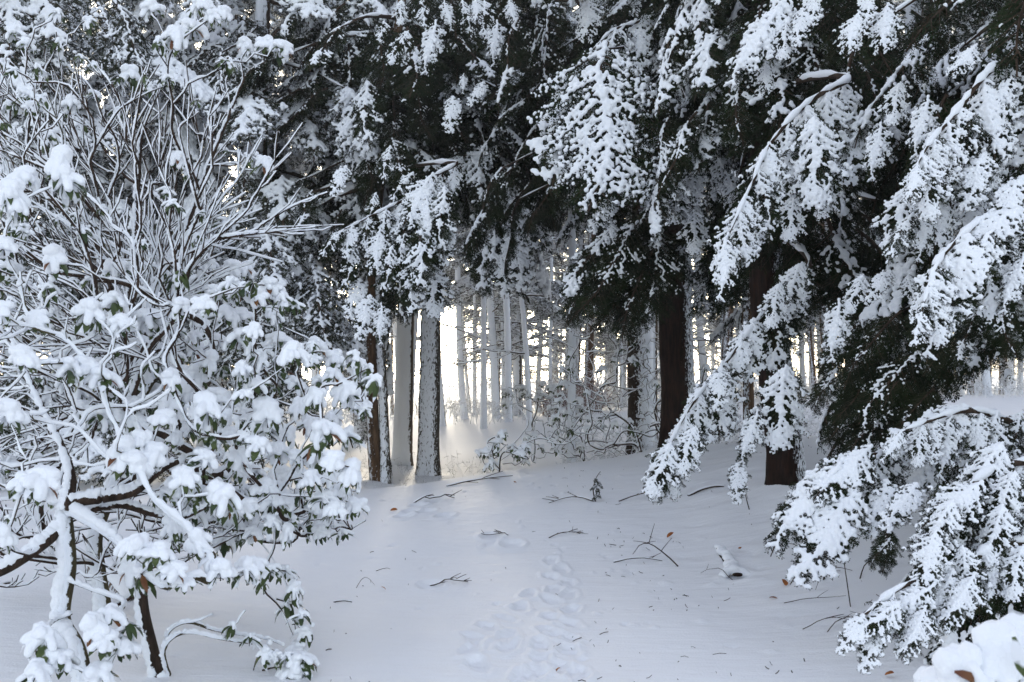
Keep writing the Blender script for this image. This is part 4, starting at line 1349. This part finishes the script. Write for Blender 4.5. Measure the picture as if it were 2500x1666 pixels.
# ------------------------------------------------------------------ pale trunks behind the opening
def side_branch(seed, ln=1.0):
    """a far dead limb with twigs, snow lying along it"""
    rng = np.random.RandomState(seed)
    mb = MB()
    def add(p, d, L, r, dep):
        n = 7 if dep == 0 else 5
        q = twig_pts(p, d, L, n, rng.uniform(-0.1, 0.25), rng, rng.uniform(-0.3, 0.3))
        q[1:] += rng.normal(0, 0.012 * L, (n - 1, 3))
        rr = np.linspace(r, r * 0.3, n)
        v, f = tube(q, rr, 4); mb.add(v, f, 0)
        v, f = tube(q + np.array([0, 0, 1]) * (rr[:, None] * 0.8 + 0.004), rr * 0.5 + 0.007, 4); mb.add(v, f, 1)
        if dep < 2:
            for k in range(7 if dep == 0 else 4):
                s = rng.uniform(0.25, 0.95)
                c = np.array([np.interp(s, np.linspace(0, 1, n), q[:, j]) for j in range(3)])
                a = rng.choice([-1, 1]) * RAD(rng.uniform(25, 60))
                d2 = np.array([d[0] * math.cos(a) - d[1] * math.sin(a), d[0] * math.sin(a) + d[1] * math.cos(a), d[2] + rng.uniform(-0.3, 0.3)])
                add(c, d2 / np.linalg.norm(d2), L * rng.uniform(0.3, 0.55) * (1 - s * 0.4), r * 0.55, dep + 1)
    add(np.zeros(3), np.array([1.0, 0, 0.05]), ln, 0.014, 0)
    return mb.mesh('bare_branch', [M_twig, M_snow])


SIDE = [side_branch(700 + k) for k in range(5)]


def far_trunk(pp, w0, w1, label, mat, seed, d=None, nb=10, fol=8, zf=4.5, group=None, ztop=None):
    """pp: photo points from the foot up; w in photo pixels at the foot and at the top point"""
    b = hit(*pp[0]) if d is None else None
    if d is None:
        d = b[1]
    q = px(pp[0][0], pp[0][1], d)
    b = np.array([q[0], d, float(ground_z(q[0], d))])
    t = thing('tree', tuple(b), label, 'tree', group)
    P = [b - [0, 0, .2]] + [px(x, y, d) for x, y in pp[1:]]
    # keep growing above the last measured point
    dr = P[-1] - P[-2]; dr /= np.linalg.norm(dr)
    dr = dr * 0.5 + np.array([0, 0, 0.5]); dr /= np.linalg.norm(dr)
    zt = ztop or (CAMZ + d * 0.43)
    k = max(0.5, zt - P[-1][2])
    P.append(P[-1] + dr * k * 0.5); P.append(P[-1] + dr * k * 0.5 + [0.1, 0, 0])
    r0, r1 = w0 / FPX * d / 2, w1 / FPX * d / 2
    P = [p - b for p in P]
    obj('trunk', trunk_mesh(P, [r0, (r0 + r1) / 2, r1, r1 * 0.8, r1 * 0.6], mat, 16, 0.35, 0.03, seed, per=5), t)
    A = catmull(P, 6)
    gg = random.Random(seed)
    for i in range(nb):
        z = gg.uniform(1.8, zt - 0.5)
        c = np.array([np.interp(z, A[:, 2], A[:, j]) for j in range(3)])
        a = gg.uniform(0, 6.28)
        obj('branch', gg.choice(SIDE), t, mat=frame_mat(c, [math.sin(a), math.cos(a) * 0.7, gg.uniform(-0.25, 0.35)], [0, 0, 1], gg.uniform(0.9, 2.2)))
    for i in range(fol):
        z = gg.uniform(zf, zt)
        c = np.array([np.interp(z, A[:, 2], A[:, j]) for j in range(3)])
        a = gg.uniform(0, 6.28)
        o = np.array([math.sin(a), math.cos(a), 0])
        obj('bough', gg.choice(FAR), t, mat=frame_mat(c + o * gg.uniform(0.1, 1.0), o + np.array([0, 0, gg.uniform(-0.7, 0.1)]), [0, 0, 1], gg.uniform(1.5, 2.6)))
    return t


TR = [
    ([(987, 1112), (996, 980), (1004, 850), (1010, 765), (1014, 690)], 30, 22, 'smooth snow-plastered trunk leaning right, left neighbour of the thick peppered trunk', M_plaster),
    ([(1082, 1040), (1074, 940), (1070, 850), (1066, 760)], 16, 9, 'slim curved trunk half hidden behind the right side of the thick peppered trunk', M_plaster),
    ([(972, 1015), (972, 920), (968, 830), (962, 740)], 15, 10, 'thin pale trunk between the dark twin trunk and its smooth leaning neighbour', M_plaster),
    ([(958, 1010), (956, 900), (957, 800)], 9, 7, 'very thin brownish trunk just right of the dark twin trunk', M_brown),
    ([(1136, 1022), (1126, 920), (1121, 800), (1120, 734), (1118, 660)], 18, 12, 'bowed snow-sided trunk right of the brightest gap', M_plaster),
    ([(1147, 1000), (1139, 920), (1134, 850), (1131, 800)], 9, 7, 'thin dark trunk tucked behind the bowed one', M_halfsnow),
    ([(1159, 1000), (1158, 900), (1158, 800), (1159, 740)], 10, 7, 'slender far brown-white trunk right of the bowed trunk', M_plaster),
    ([(1181, 1046), (1181, 950), (1181, 850), (1181, 760), (1181, 680)], 17, 12, 'straight white-faced trunk in the middle of the gap, standing nearest there', M_plaster),
    ([(1213, 985), (1214, 900), (1215, 820), (1214, 740)], 12, 11, 'dark far trunk between two white-faced ones in the middle', M_halfsnow),
    ([(1229, 985), (1228, 930), (1227, 870)], 8, 6, 'narrow far trunk beside the dark one, only its lower part pale', M_plaster),
    ([(1242, 1030), (1241, 940), (1240, 830), (1237, 740), (1234, 680)], 20, 14, 'broad white-faced trunk with dark right edge, leaning slightly left', M_plaster),
    ([(1270, 985), (1271, 900), (1272, 820), (1270, 750)], 12, 9, 'dim brown trunk immediately behind the left-leaning white one', M_halfsnow),
    ([(1294, 1050), (1290, 960), (1285, 860), (1277, 760), (1272, 684)], 16, 11, 'pale trunk leaning left as it rises, behind the low arching shrub', M_plaster),
    ([(1313, 970), (1315, 900), (1320, 840), (1316, 770), (1305, 680)], 13, 11, 'crooked pale trunk bending left near its top', M_plaster),
    ([(1343, 990), (1344, 860), (1346, 750), (1347, 590)], 10, 8, 'thin far trunk with many short side twigs, left of the tall straight one', M_plaster),
    ([(1502, 1000), (1502, 900), (1500, 830)], 14, 12, 'hazy pale trunk seen through the twisting thicket', M_plaster),
    ([(1520, 1010), (1518, 920), (1517, 830)], 8, 8, 'narrow hazy trunk right beside the pale one behind the thicket', M_plaster),
    ([(1440, 1000), (1440, 900), (1438, 800)], 12, 10, 'faint trunk behind the left side of the thicket', M_plaster),
    ([(1722, 1010), (1716, 900), (1706, 760), (1702, 626)], 20, 15, 'snow-sided straight trunk just right of the thick dark trunk', M_plaster),
    ([(715, 1010), (715, 850), (716, 770), (717, 690)], 12, 11, 'white trunk behind the left shrub, leftmost of a close pair', M_plaster),
    ([(730, 1010), (731, 850), (731, 770), (732, 690)], 13, 12, 'brown-edged white trunk behind the left shrub, right one of a close pair', M_halfsnow),
    ([(764, 1000), (768, 850), (772, 770), (778, 690)], 14, 11, 'trunk leaning right beside the bright gap at the left', M_plaster),
    ([(2140, 1000), (2140, 850), (2140, 740)], 22, 20, 'orange-brown trunk glimpsed through the right-hand boughs', M_brown),
    ([(2190, 1000), (2188, 850), (2186, 740)], 15, 13, 'thin orange-brown trunk glimpsed right of the wider one', M_brown),
    ([(1990, 1010), (1985, 900), (1975, 800)], 12, 10, 'forked pinkish sapling behind the dark red-brown trunk', M_brown),
    ([(2370, 1000), (2372, 850), (2374, 740)], 14, 12, 'far trunk at the right behind the shaded boughs', M_brown),
    ([(1770, 1000), (1768, 850), (1765, 700)], 12, 9, 'far pale trunk between the two dark hemlock trunks', M_plaster),
    ([(820, 1000), (818, 880), (816, 760)], 10, 8, 'far thin trunk in the glowing gap left of the twin trunk', M_plaster),
    ([(860, 1000), (858, 900), (857, 800)], 11, 9, 'far trunk close to the left of the twin trunk', M_halfsnow),
]
for i, (pp, w0, w1, lab, mt) in enumerate(TR):
    dd = min(hit(*pp[0])[1], 46.0)
    if pp[0][1] < 1012:
        dd = 34 + (i * 7) % 12
    far_trunk(pp, w0, w1, lab, mt, 800 + i, d=dd, nb=9, fol=10 if 1060 < pp[0][0] < 1350 else 5, zf=3.9 + (0 if 1060 < pp[0][0] < 1350 else 0.7 + (i % 3) * 0.8))

# spotted trunk behind the thicket and brown trunk beside H2
far_trunk([(1564, 1092), (1566, 980), (1563, 875), (1566, 780), (1570, 690)], 66, 60, 'thick trunk behind the thicket, black on its left and snow-mottled on its right', M_mottle, 851, d=19.5, nb=4, fol=8, zf=6.0)
far_trunk([(1828, 1010), (1826, 850), (1825, 740), (1825, 620)], 27, 25, 'plain brown trunk close behind the dark red-brown one', M_brown, 852, d=15.0, nb=4, fol=8, zf=5.2)

# ------------------------------------------------------------------ the wood beyond: ever thinner trees against the light
def distant_proto(seed, h=17.0, low=2.0, bare_to=6.0):
    """trunk and crown of a far conifer: bare snowy limbs low down, needled ones above"""
    rng = np.random.RandomState(seed)
    cr = MB()
    z = low
    while z < h - 0.3:
        a = rng.uniform(0, 6.283)
        L = (2.9 * (1 - 0.55 * z / h)) * rng.uniform(0.5, 1.15)
        d = np.array([math.cos(a), math.sin(a), rng.uniform(-0.25, 0.35)])
        q = twig_pts(np.array([0, 0, z]), d / np.linalg.norm(d), L, 7, rng.uniform(-0.12, 0.3), rng, rng.uniform(-.2, .2))
        q[1:] += rng.normal(0, 0.03, (6, 3))
        rr = np.linspace(0.024, 0.007, 7)
        v, f = tube(q, rr, 3); cr.add(v, f, 1)
        v, f = tube(q + np.array([0, 0, 0.02]), rr * 0.5 + 0.012, 3); cr.add(v, f, 2)
        NP, NT = [], []
        for k in range(9):
            s_ = rng.uniform(0.2, 1.0); c = np.array([np.interp(s_, np.linspace(0, 1, 7), q[:, j]) for j in range(3)])
            b = a + rng.choice([-1, 1]) * rng.uniform(0.4, 1.1)
            d2 = np.array([math.cos(b), math.sin(b), rng.uniform(-0.5, 0.3)])
            q2 = twig_pts(c, d2 / np.linalg.norm(d2), L * rng.uniform(0.15, 0.4), 4, rng.uniform(0, 0.4), rng)
            v, f = tube(q2, np.linspace(0.010, 0.005, 4), 3); cr.add(v, f, 1)
            v, f = tube(q2 + np.array([0, 0, 0.010]), np.linspace(0.014, 0.008, 4), 3); cr.add(v, f, 2)
            if z > bare_to or rng.rand() < 0.35:
                u = rng.rand(12, 1)
                P = q2[0] + (q2[-1] - q2[0]) * u + rng.normal(0, 0.05, (12, 3))
                NP.append(P); NT.append(np.tile((q2[-1] - q2[0]) / (np.linalg.norm(q2[-1] - q2[0]) + 1e-6), (12, 1)))
        if NP:
            NP = np.concatenate(NP); NT = np.concatenate(NT)
            v, f = needle_quads(NP, NT, rng, 0.15, 0.022); cr.add(v, f, 0)
            v, f = needle_quads(NP[::3] + np.array([0, 0, 0.03]), NT[::3], rng, 0.12, 0.035); cr.add(v, f, 2)
        z += rng.uniform(0.06, 0.26)
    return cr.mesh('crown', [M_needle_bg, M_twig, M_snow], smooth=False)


def thin_trunk(seed, h, r, mat):
    rng = np.random.RandomState(seed)
    return trunk_mesh([np.array([0, 0, -.2]), np.array([rng.uniform(-.2, .2), 0, h * .5]), np.array([rng.uniform(-.3, .3), 0, h])], [r, r * .75, r * .3], mat, 10, 0.25, 0.03, seed, per=5)


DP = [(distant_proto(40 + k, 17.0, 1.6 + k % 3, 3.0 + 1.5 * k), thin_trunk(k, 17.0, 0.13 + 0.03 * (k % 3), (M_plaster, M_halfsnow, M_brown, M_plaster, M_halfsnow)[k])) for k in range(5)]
gw = random.Random(77)
for i in range(120):
    y = gw.uniform(33, 80) if i > 40 else gw.uniform(34, 50)
    x = gw.uniform(-0.56, 0.56) * y
    u = x / y * FPX + CX
    if (770 < u < 890 and i % 5) or (1085 < u < 1130 and y < 55) or abs(x - (-1.0 - math.tan(RAD(4)) * (y - 13))) < 1.85 or abs(x - (3.6 - math.tan(RAD(4)) * (y - 7))) < 0.9:
        continue
    b = (x, y, float(ground_z(x, y)))
    k = gw.randrange(5)
    where = ('at the far left behind the tall shrub' if u < 600 else 'between the left shrub and the twin trunk' if u < 920 else 'in the bright central opening' if u < 1250 else 'behind the snaking thicket' if u < 1640
             else 'between the two dark trunks' if u < 1900 else 'at the far right behind the snowy boughs')
    lab = '%s %s tree of the backlit wood, %s' % ('nearer' if y < 48 else 'faint distant', ('white-sided', 'half-snowed', 'brown', 'snow-plastered', 'grey-barked')[k], where)
    t = thing('distant_tree', b, lab, 'tree', 'distant trees of the backlit wood')
    t.rotation_euler = (gw.uniform(-.05, .05), gw.uniform(-.05, .05), gw.uniform(0, 6.28))
    sc = gw.uniform(0.7, 1.2)
    t.scale = (sc, sc, sc * gw.uniform(0.85, 1.15))
    obj('trunk', DP[k][1], t); obj('crown', DP[k][0], t)

# ------------------------------------------------------------------ brushwood: nobody could count the twigs
def brush(name, n, place, hgt, seed, mats, r=0.004, sr=0.007):
    rng = np.random.RandomState(seed)
    mb = MB()
    for i in range(n):
        x, y = place(rng)
        z = float(ground_z(x, y))
        a = rng.uniform(0, 6.28); lean = rng.uniform(0.0, 0.9)
        h = hgt * rng.uniform(0.35, 1.2)
        d = np.array([math.cos(a) * lean, math.sin(a) * lean, 1.0]); d /= np.linalg.norm(d)
        sc = y / 20.0
        q = twig_pts(np.array([x, y, z - 0.02]), d, h, 6, rng.uniform(0, 0.35), rng, rng.uniform(-.3, .3))
        rr = np.linspace(r * sc, r * 0.4 * sc, 6)
        v, f = tube(q, rr, 3); mb.add(v, f, 0)
        v, f = tube(q + np.array([-0.3, -0.4, 0.6]) * r * sc * 1.6, np.linspace(sr, sr * .5, 6) * sc, 3); mb.add(v, f, 1)
        for k in range(rng.randint(2, 6)):
            s = rng.uniform(0.3, 0.95); c = np.array([np.interp(s, np.linspace(0, 1, 6), q[:, j]) for j in range(3)])
            d2 = rng.normal(0, 1, 3) * [1, 1, 0.5] + [0, 0, 0.3]; d2 /= np.linalg.norm(d2)
            q2 = twig_pts(c, d2, h * rng.uniform(0.15, 0.4), 4, rng.uniform(0, .3), rng)
            v, f = tube(q2, np.linspace(r * .6, r * .3, 4) * sc, 3); mb.add(v, f, 0)
            v, f = tube(q2 + np.array([0, 0, 1]) * r * sc, np.linspace(sr * .8, sr * .5, 4) * sc, 3); mb.add(v, f, 1)
    o = obj(name, mb.mesh(name, mats))
    o['kind'] = 'stuff'
    return o


brush('snowy_brushwood', 2000, lambda r: (lambda y: (r.uniform(-0.45, 0.6) * y, y))(r.uniform(30, 50)), 1.0, 1, [M_twig, M_snow])
brush('snowy_undergrowth', 700, lambda r: (lambda y: (r.uniform(0.05, 0.32) * y, y))(r.uniform(17, 26)), 0.42, 2, [M_twig, M_snow])
brush('russet_undergrowth', 260, lambda r: (lambda y: (r.uniform(0.03, 0.09) * y, y))(r.uniform(33, 38)), 1.6, 3, [M_redbrush, M_redbrush])
brush('tall_saplings', 260, lambda r: (lambda y: (r.uniform(-0.5, 0.55) * y, y))(r.uniform(32, 60)), 4.5, 4, [M_twig, M_snow], 0.005, 0.006)
brush('snowy_weeds', 120, lambda r: (r.uniform(-3.2, -0.2), r.uniform(14.5, 22)), 0.35, 5, [M_twig, M_snow], 0.003, 0.003)

# ------------------------------------------------------------------ litter on the snow
def ground_twig(x, y, ln, ang, label, seed, r=0.004, arch=0.03, forks=2, snowy=False, group=None, x1=None, y1=None):
    rng = np.random.RandomState(seed)
    b = hit(x, y)
    n = 9
    s = np.linspace(0, 1, n)
    P = np.zeros((n, 3))
    ca, sa = math.cos(ang), math.sin(ang)
    cur = rng.uniform(-0.25, 0.25)
    lx = s * ln; ly = cur * ln * np.sin(s * 3.14) + rng.normal(0, 0.01 * ln, n)
    P[:, 0] = lx * ca - ly * sa; P[:, 1] = lx * sa + ly * ca
    gz = ground_full(b[0] + P[:, 0], b[1] + P[:, 1]) - b[2]
    P[:, 2] = gz + arch * np.sin(s * 3.14) + 0.002
    mb = MB()
    v, f = tube(P, np.linspace(r, r * 0.4, n), 6); mb.add(v, f, 0)
    for k in range(forks):
        i = rng.randint(2, n - 1)
        d = np.array([math.cos(ang + rng.uniform(-1.2, 1.2)), math.sin(ang + rng.uniform(-1.2, 1.2)), rng.uniform(0, 0.5)])
        q = twig_pts(P[i], d / np.linalg.norm(d), ln * rng.uniform(0.2, 0.45), 5, 0.1, rng)
        v, f = tube(q, np.linspace(r * .6, r * .3, 5), 5); mb.add(v, f, 0)
    o = obj('fallen_twig', mb.mesh('fallen_twig', [M_twig]), None, tuple(b))
    tag(o, label, 'twig', group)
    if snowy:
        m2 = MB(); v, f = tube(P + [0, 0, r * 1.1], np.linspace(r * 0.9, r * .5, n), 6); m2.add(v, f, 0)
        obj('snow', m2.mesh('twig_snow', [M_snow]), o)
    return o


TW = [
    (1498, 1375, 0.42, 0.05, 'long straight twig lying left of the forked one, right of the path', 0.006, 0.04, 1, True),
    (1655, 1385, 0.55, 2.2, 'forked dark twig standing highest right of the path, below the orange leaf', 0.006, 0.16, 4, False),
    (918, 1395, 0.14, 0.7, 'short bent twig on the smooth snow left of the path', 0.003, 0.02, 0, False),
    (870, 1438, 0.16, 0.6, 'hooked thin twig on the snow below the hanging clusters', 0.0025, 0.07, 0, False),
    (815, 1472, 0.13, 0.1, 'stubby split twig with snow in its cleft, lower left', 0.006, 0.012, 0, True),
    (1050, 1425, 0.30, 0.1, 'small heap of brown twigs poking out left of the path', 0.006, 0.03, 7, True),
    (1340, 1315, 0.32, 0.3, 'brownish brushy twig tuft beside the upper footprints', 0.005, 0.03, 9, False),
    (1240, 1310, 0.28, 2.8, 'crumbly dark twig along the first footprints', 0.006, 0.02, 5, True),
    (1010, 1230, 0.5, 0.2, 'snow-covered fallen branch end in the sunlit patch', 0.010, 0.07, 5, True),
    (1090, 1188, 0.9, 0.12, 'low snow-lined stick at the lip of the crest', 0.010, 0.03, 3, True),
    (1450, 1225, 0.5, 3.0, 'dark twig at the foot of the tiny evergreen seedling', 0.008, 0.04, 4, True),
    (1510, 1225, 0.45, 0.4, 'brushy dark twig right of the tiny seedling', 0.007, 0.06, 6, False),
    (1680, 1212, 0.4, 0.1, 'short thick dark stick under the tip of the sweeping bough', 0.014, 0.02, 0, True),
    (1830, 1245, 0.25, 1.4, 'upright broken twig below the dark red-brown trunk', 0.006, 0.15, 2, False),
    (2075, 1480, 0.5, 1.75, 'thorny thin stem rising in front of the warm-lit slope', 0.004, 0.35, 3, False),
    (2010, 1420, 0.30, 0.5, 'curved twig on the warm-lit slope', 0.005, 0.05, 2, False),
    (2100, 1415, 0.34, 0.5, 'forked twig arching on the warm-lit slope near the dark shade', 0.005, 0.07, 3, False),
    (1915, 1477, 0.42, -0.1, 'long thin reddish twig at the edge of the right-hand slope', 0.003, 0.03, 1, False),
    (1790, 1410, 0.3, 2.4, 'thin arching twig above the dark hole', 0.003, 0.06, 1, False),
    (1960, 1540, 0.35, 0.1, 'feathery dry stalk on the snow near the lowest evergreen bough', 0.003, 0.06, 6, False),
    (2020, 1545, 0.3, 0.3, 'second feathery dry stalk, right of the first', 0.003, 0.06, 6, False),
    (620, 1640, 0.25, 1.0, 'bare brown twig left of the drooping chain of leaf clusters', 0.003, 0.08, 1, False),
    (640, 1640, 0.12, 0.4, 'thick short twig half sunk in the snow by the drooping clusters', 0.006, 0.01, 0, False),
]
for i, (x, y, ln, an, lab, r, arch, fk, sn_) in enumerate(TW):
    ground_twig(x, y, ln, an, lab, 900 + i, r, arch, fk, sn_)
# fine bits strewn over the slope: countless
rng = np.random.RandomState(4)
mb = MB()
for i in range(1100):
    if i < 850:
        a, b_ = rng.uniform(1350, 2250), rng.uniform(1110, 1560)
        if rng.rand() < sm(1330, 1550, b_) * 0.8:
            continue
    else:
        a, b_ = rng.uniform(780, 1500), rng.uniform(1180, 1640)
        if rng.rand() < 0.45:
            continue
    d_ = (CAMZ - 0.25) * FPX / max(60, b_ - HOR)
    x, y = (a - CX) / FPX * d_, d_
    z = float(ground_full(np.array([x]), np.array([y]))[0])
    if wav(np.array(x), np.array(y), 3.1) < rng.uniform(-0.05, 0.40):
        continue
    L = 0.008 + 0.075 * rng.rand() ** 4; an = rng.uniform(0, 3.14)
    q = np.array([[x, y, z + .002], [x + math.cos(an) * L * .5, y + math.sin(an) * L * .5, z + rng.uniform(.002, .010)], [x + math.cos(an) * L, y + math.sin(an) * L, z + rng.uniform(0, .02)]])
    v, f = tube(q, rng.uniform(0.001, 0.003), 4); mb.add(v, f)
o = obj('bark_litter', mb.mesh('bark_litter', [M_twig])); o['kind'] = 'stuff'

LV = [(1628, 1316, 0.055, 'orange-brown dead leaf standing in the snow right of the path'), (1918, 1434, 0.06, 'long rust-brown curled leaf on the right-hand slope'), (1898, 1466, 0.04, 'small rust leaf just below the long curled one'),
      (1368, 1636, 0.035, 'small dead leaf lying lowest in the footprints'), (2160, 1655, 0.04, 'curled brown leaf under the lowest evergreen bough'), (953, 1249, 0.06, 'tiny rust leaf beside the sunlit patch, left'),
      (1258, 1180, 0.05, 'small leaf stuck upright on the crest'), (942, 1445, 0.03, 'pale curled leaf half buried left of the path'), (1808, 1343, 0.04, 'yellowish leaf among twigs by the snow-covered root')]
for i, (x, y, L, lab) in enumerate(LV):
    b = hit(x, y)
    v, f, c = leaf_shape(L * 1.6, L * 0.42, 1.6)
    th = 0.0012
    mb = MB(); mb.add(v, f); mb.add(v - [0, 0, th], f[:, ::-1])
    o = obj('dead_leaf', mb.mesh('dead_leaf', [M_oakleaf]), None, tuple(b + np.array([0, 0, 0.012])))
    o.rotation_euler = (0.5, -0.9 + 0.3 * i % 1, i * 1.3)
    tag(o, lab, 'leaf', 'dead leaves on the snow')

# snow-covered root end; a dark solid lump stands for the shade in its hole
b = hit(1795, 1405)
t = thing('buried_log', tuple(b), 'snow-covered root or log end with a painted dark hole, right of the path', 'log')
P = [px(1795, 1402, b[1]) - b, px(1785, 1372, b[1] + .25) - b, px(1765, 1345, b[1] + .6) - b, px(1752, 1330, b[1] + .9) - b]
P = catmull([p + [0, 0, -0.02] for p in P], 6)
mb = MB(); v, f = tube(P + [0, 0.03, -0.02], np.linspace(0.045, 0.02, len(P)), 10); mb.add(v, f); obj('log', mb.mesh('log', [M_dark]), t)
mb = MB()
_r = np.random.RandomState(2)
_k = _r.randint(0, len(P), 34)
blobs(mb, P[_k] + _r.normal(0, 0.012, (34, 3)) + [0, 0.03, 0.01], np.linspace(0.062, 0.03, len(P))[_k] * _r.uniform(0.7, 1.05, 34), 0.75, 2)
blobs(mb, [[-0.09, 0.0, 0.0], [0.09, 0.02, 0.0], [0.13, 0.0, -0.01], [0.0, 0.06, 0.03], [-0.05, 0.05, 0.02], [0.06, 0.05, 0.02]], [0.045, 0.05, 0.035, 0.06, 0.05, 0.05], 0.7, 2)
obj('snow', remesh(mb, 0.012, 'log_snow', [M_snow], 4), t)
mb = MB()
v, f = ico(2); mb.add(v * [0.045, 0.03, 0.016] + [0.01, -0.045, 0.010], f); obj('hole_shade', mb.mesh('hole_shade', [M_dark]), t)  # no real opening: the hole's shade is put in as a dark lump

# tiny evergreen seedling on the crest
b = hit(1455, 1225)
t = thing('hemlock_seedling', tuple(b), 'tiny drooping evergreen seedling standing alone on the slope below the thicket', 'seedling')
q = np.array([[0, 0, -.02], [-.03, 0, .12], [0.0, 0, .25], [.05, 0, .33]])
mb = MB(); v, f = tube(catmull(q, 4), np.linspace(0.008, .003, 13), 6); mb.add(v, f); obj('stem', mb.mesh('stem', [M_twig]), t)
for k in range(6):
    o = obj('bough', BOUGH['light'][k % 3][0], t, mat=frame_mat([0.02 * (k % 2), 0, 0.26 - 0.035 * k], [math.sin(k * 2.1) * 0.9, -0.3, -0.7], [math.sin(k * 2.1), -1, 0.6], 0.10))
    obj('snow', BOUGH['light'][k % 3][1], o)

# the fallen trunk behind the left shrub
b = hit(290, 1440)
t = thing('fallen_log', tuple(b), 'short brown fallen trunk with thick snow on top, behind the left shrub stems', 'log')
P = catmull([px(240, 1395, b[1] + .5) - b, px(280, 1420, b[1] + .2) - b, px(330, 1485, b[1] - .3) - b], 8)
mb = MB(); v, f = tube(P, np.linspace(0.10, 0.075, len(P)), 14); mb.add(v, f); obj('log', mb.mesh('log', [M_brown]), t)
mb = MB(); v, f = tube(P + [0, 0.0, 0.055], np.linspace(0.085, 0.065, len(P)), 12, lump=0.05, rng=np.random.RandomState(2)); mb.add(v, f)
obj('snow', mb.mesh('log_snow', [M_snow]), t)
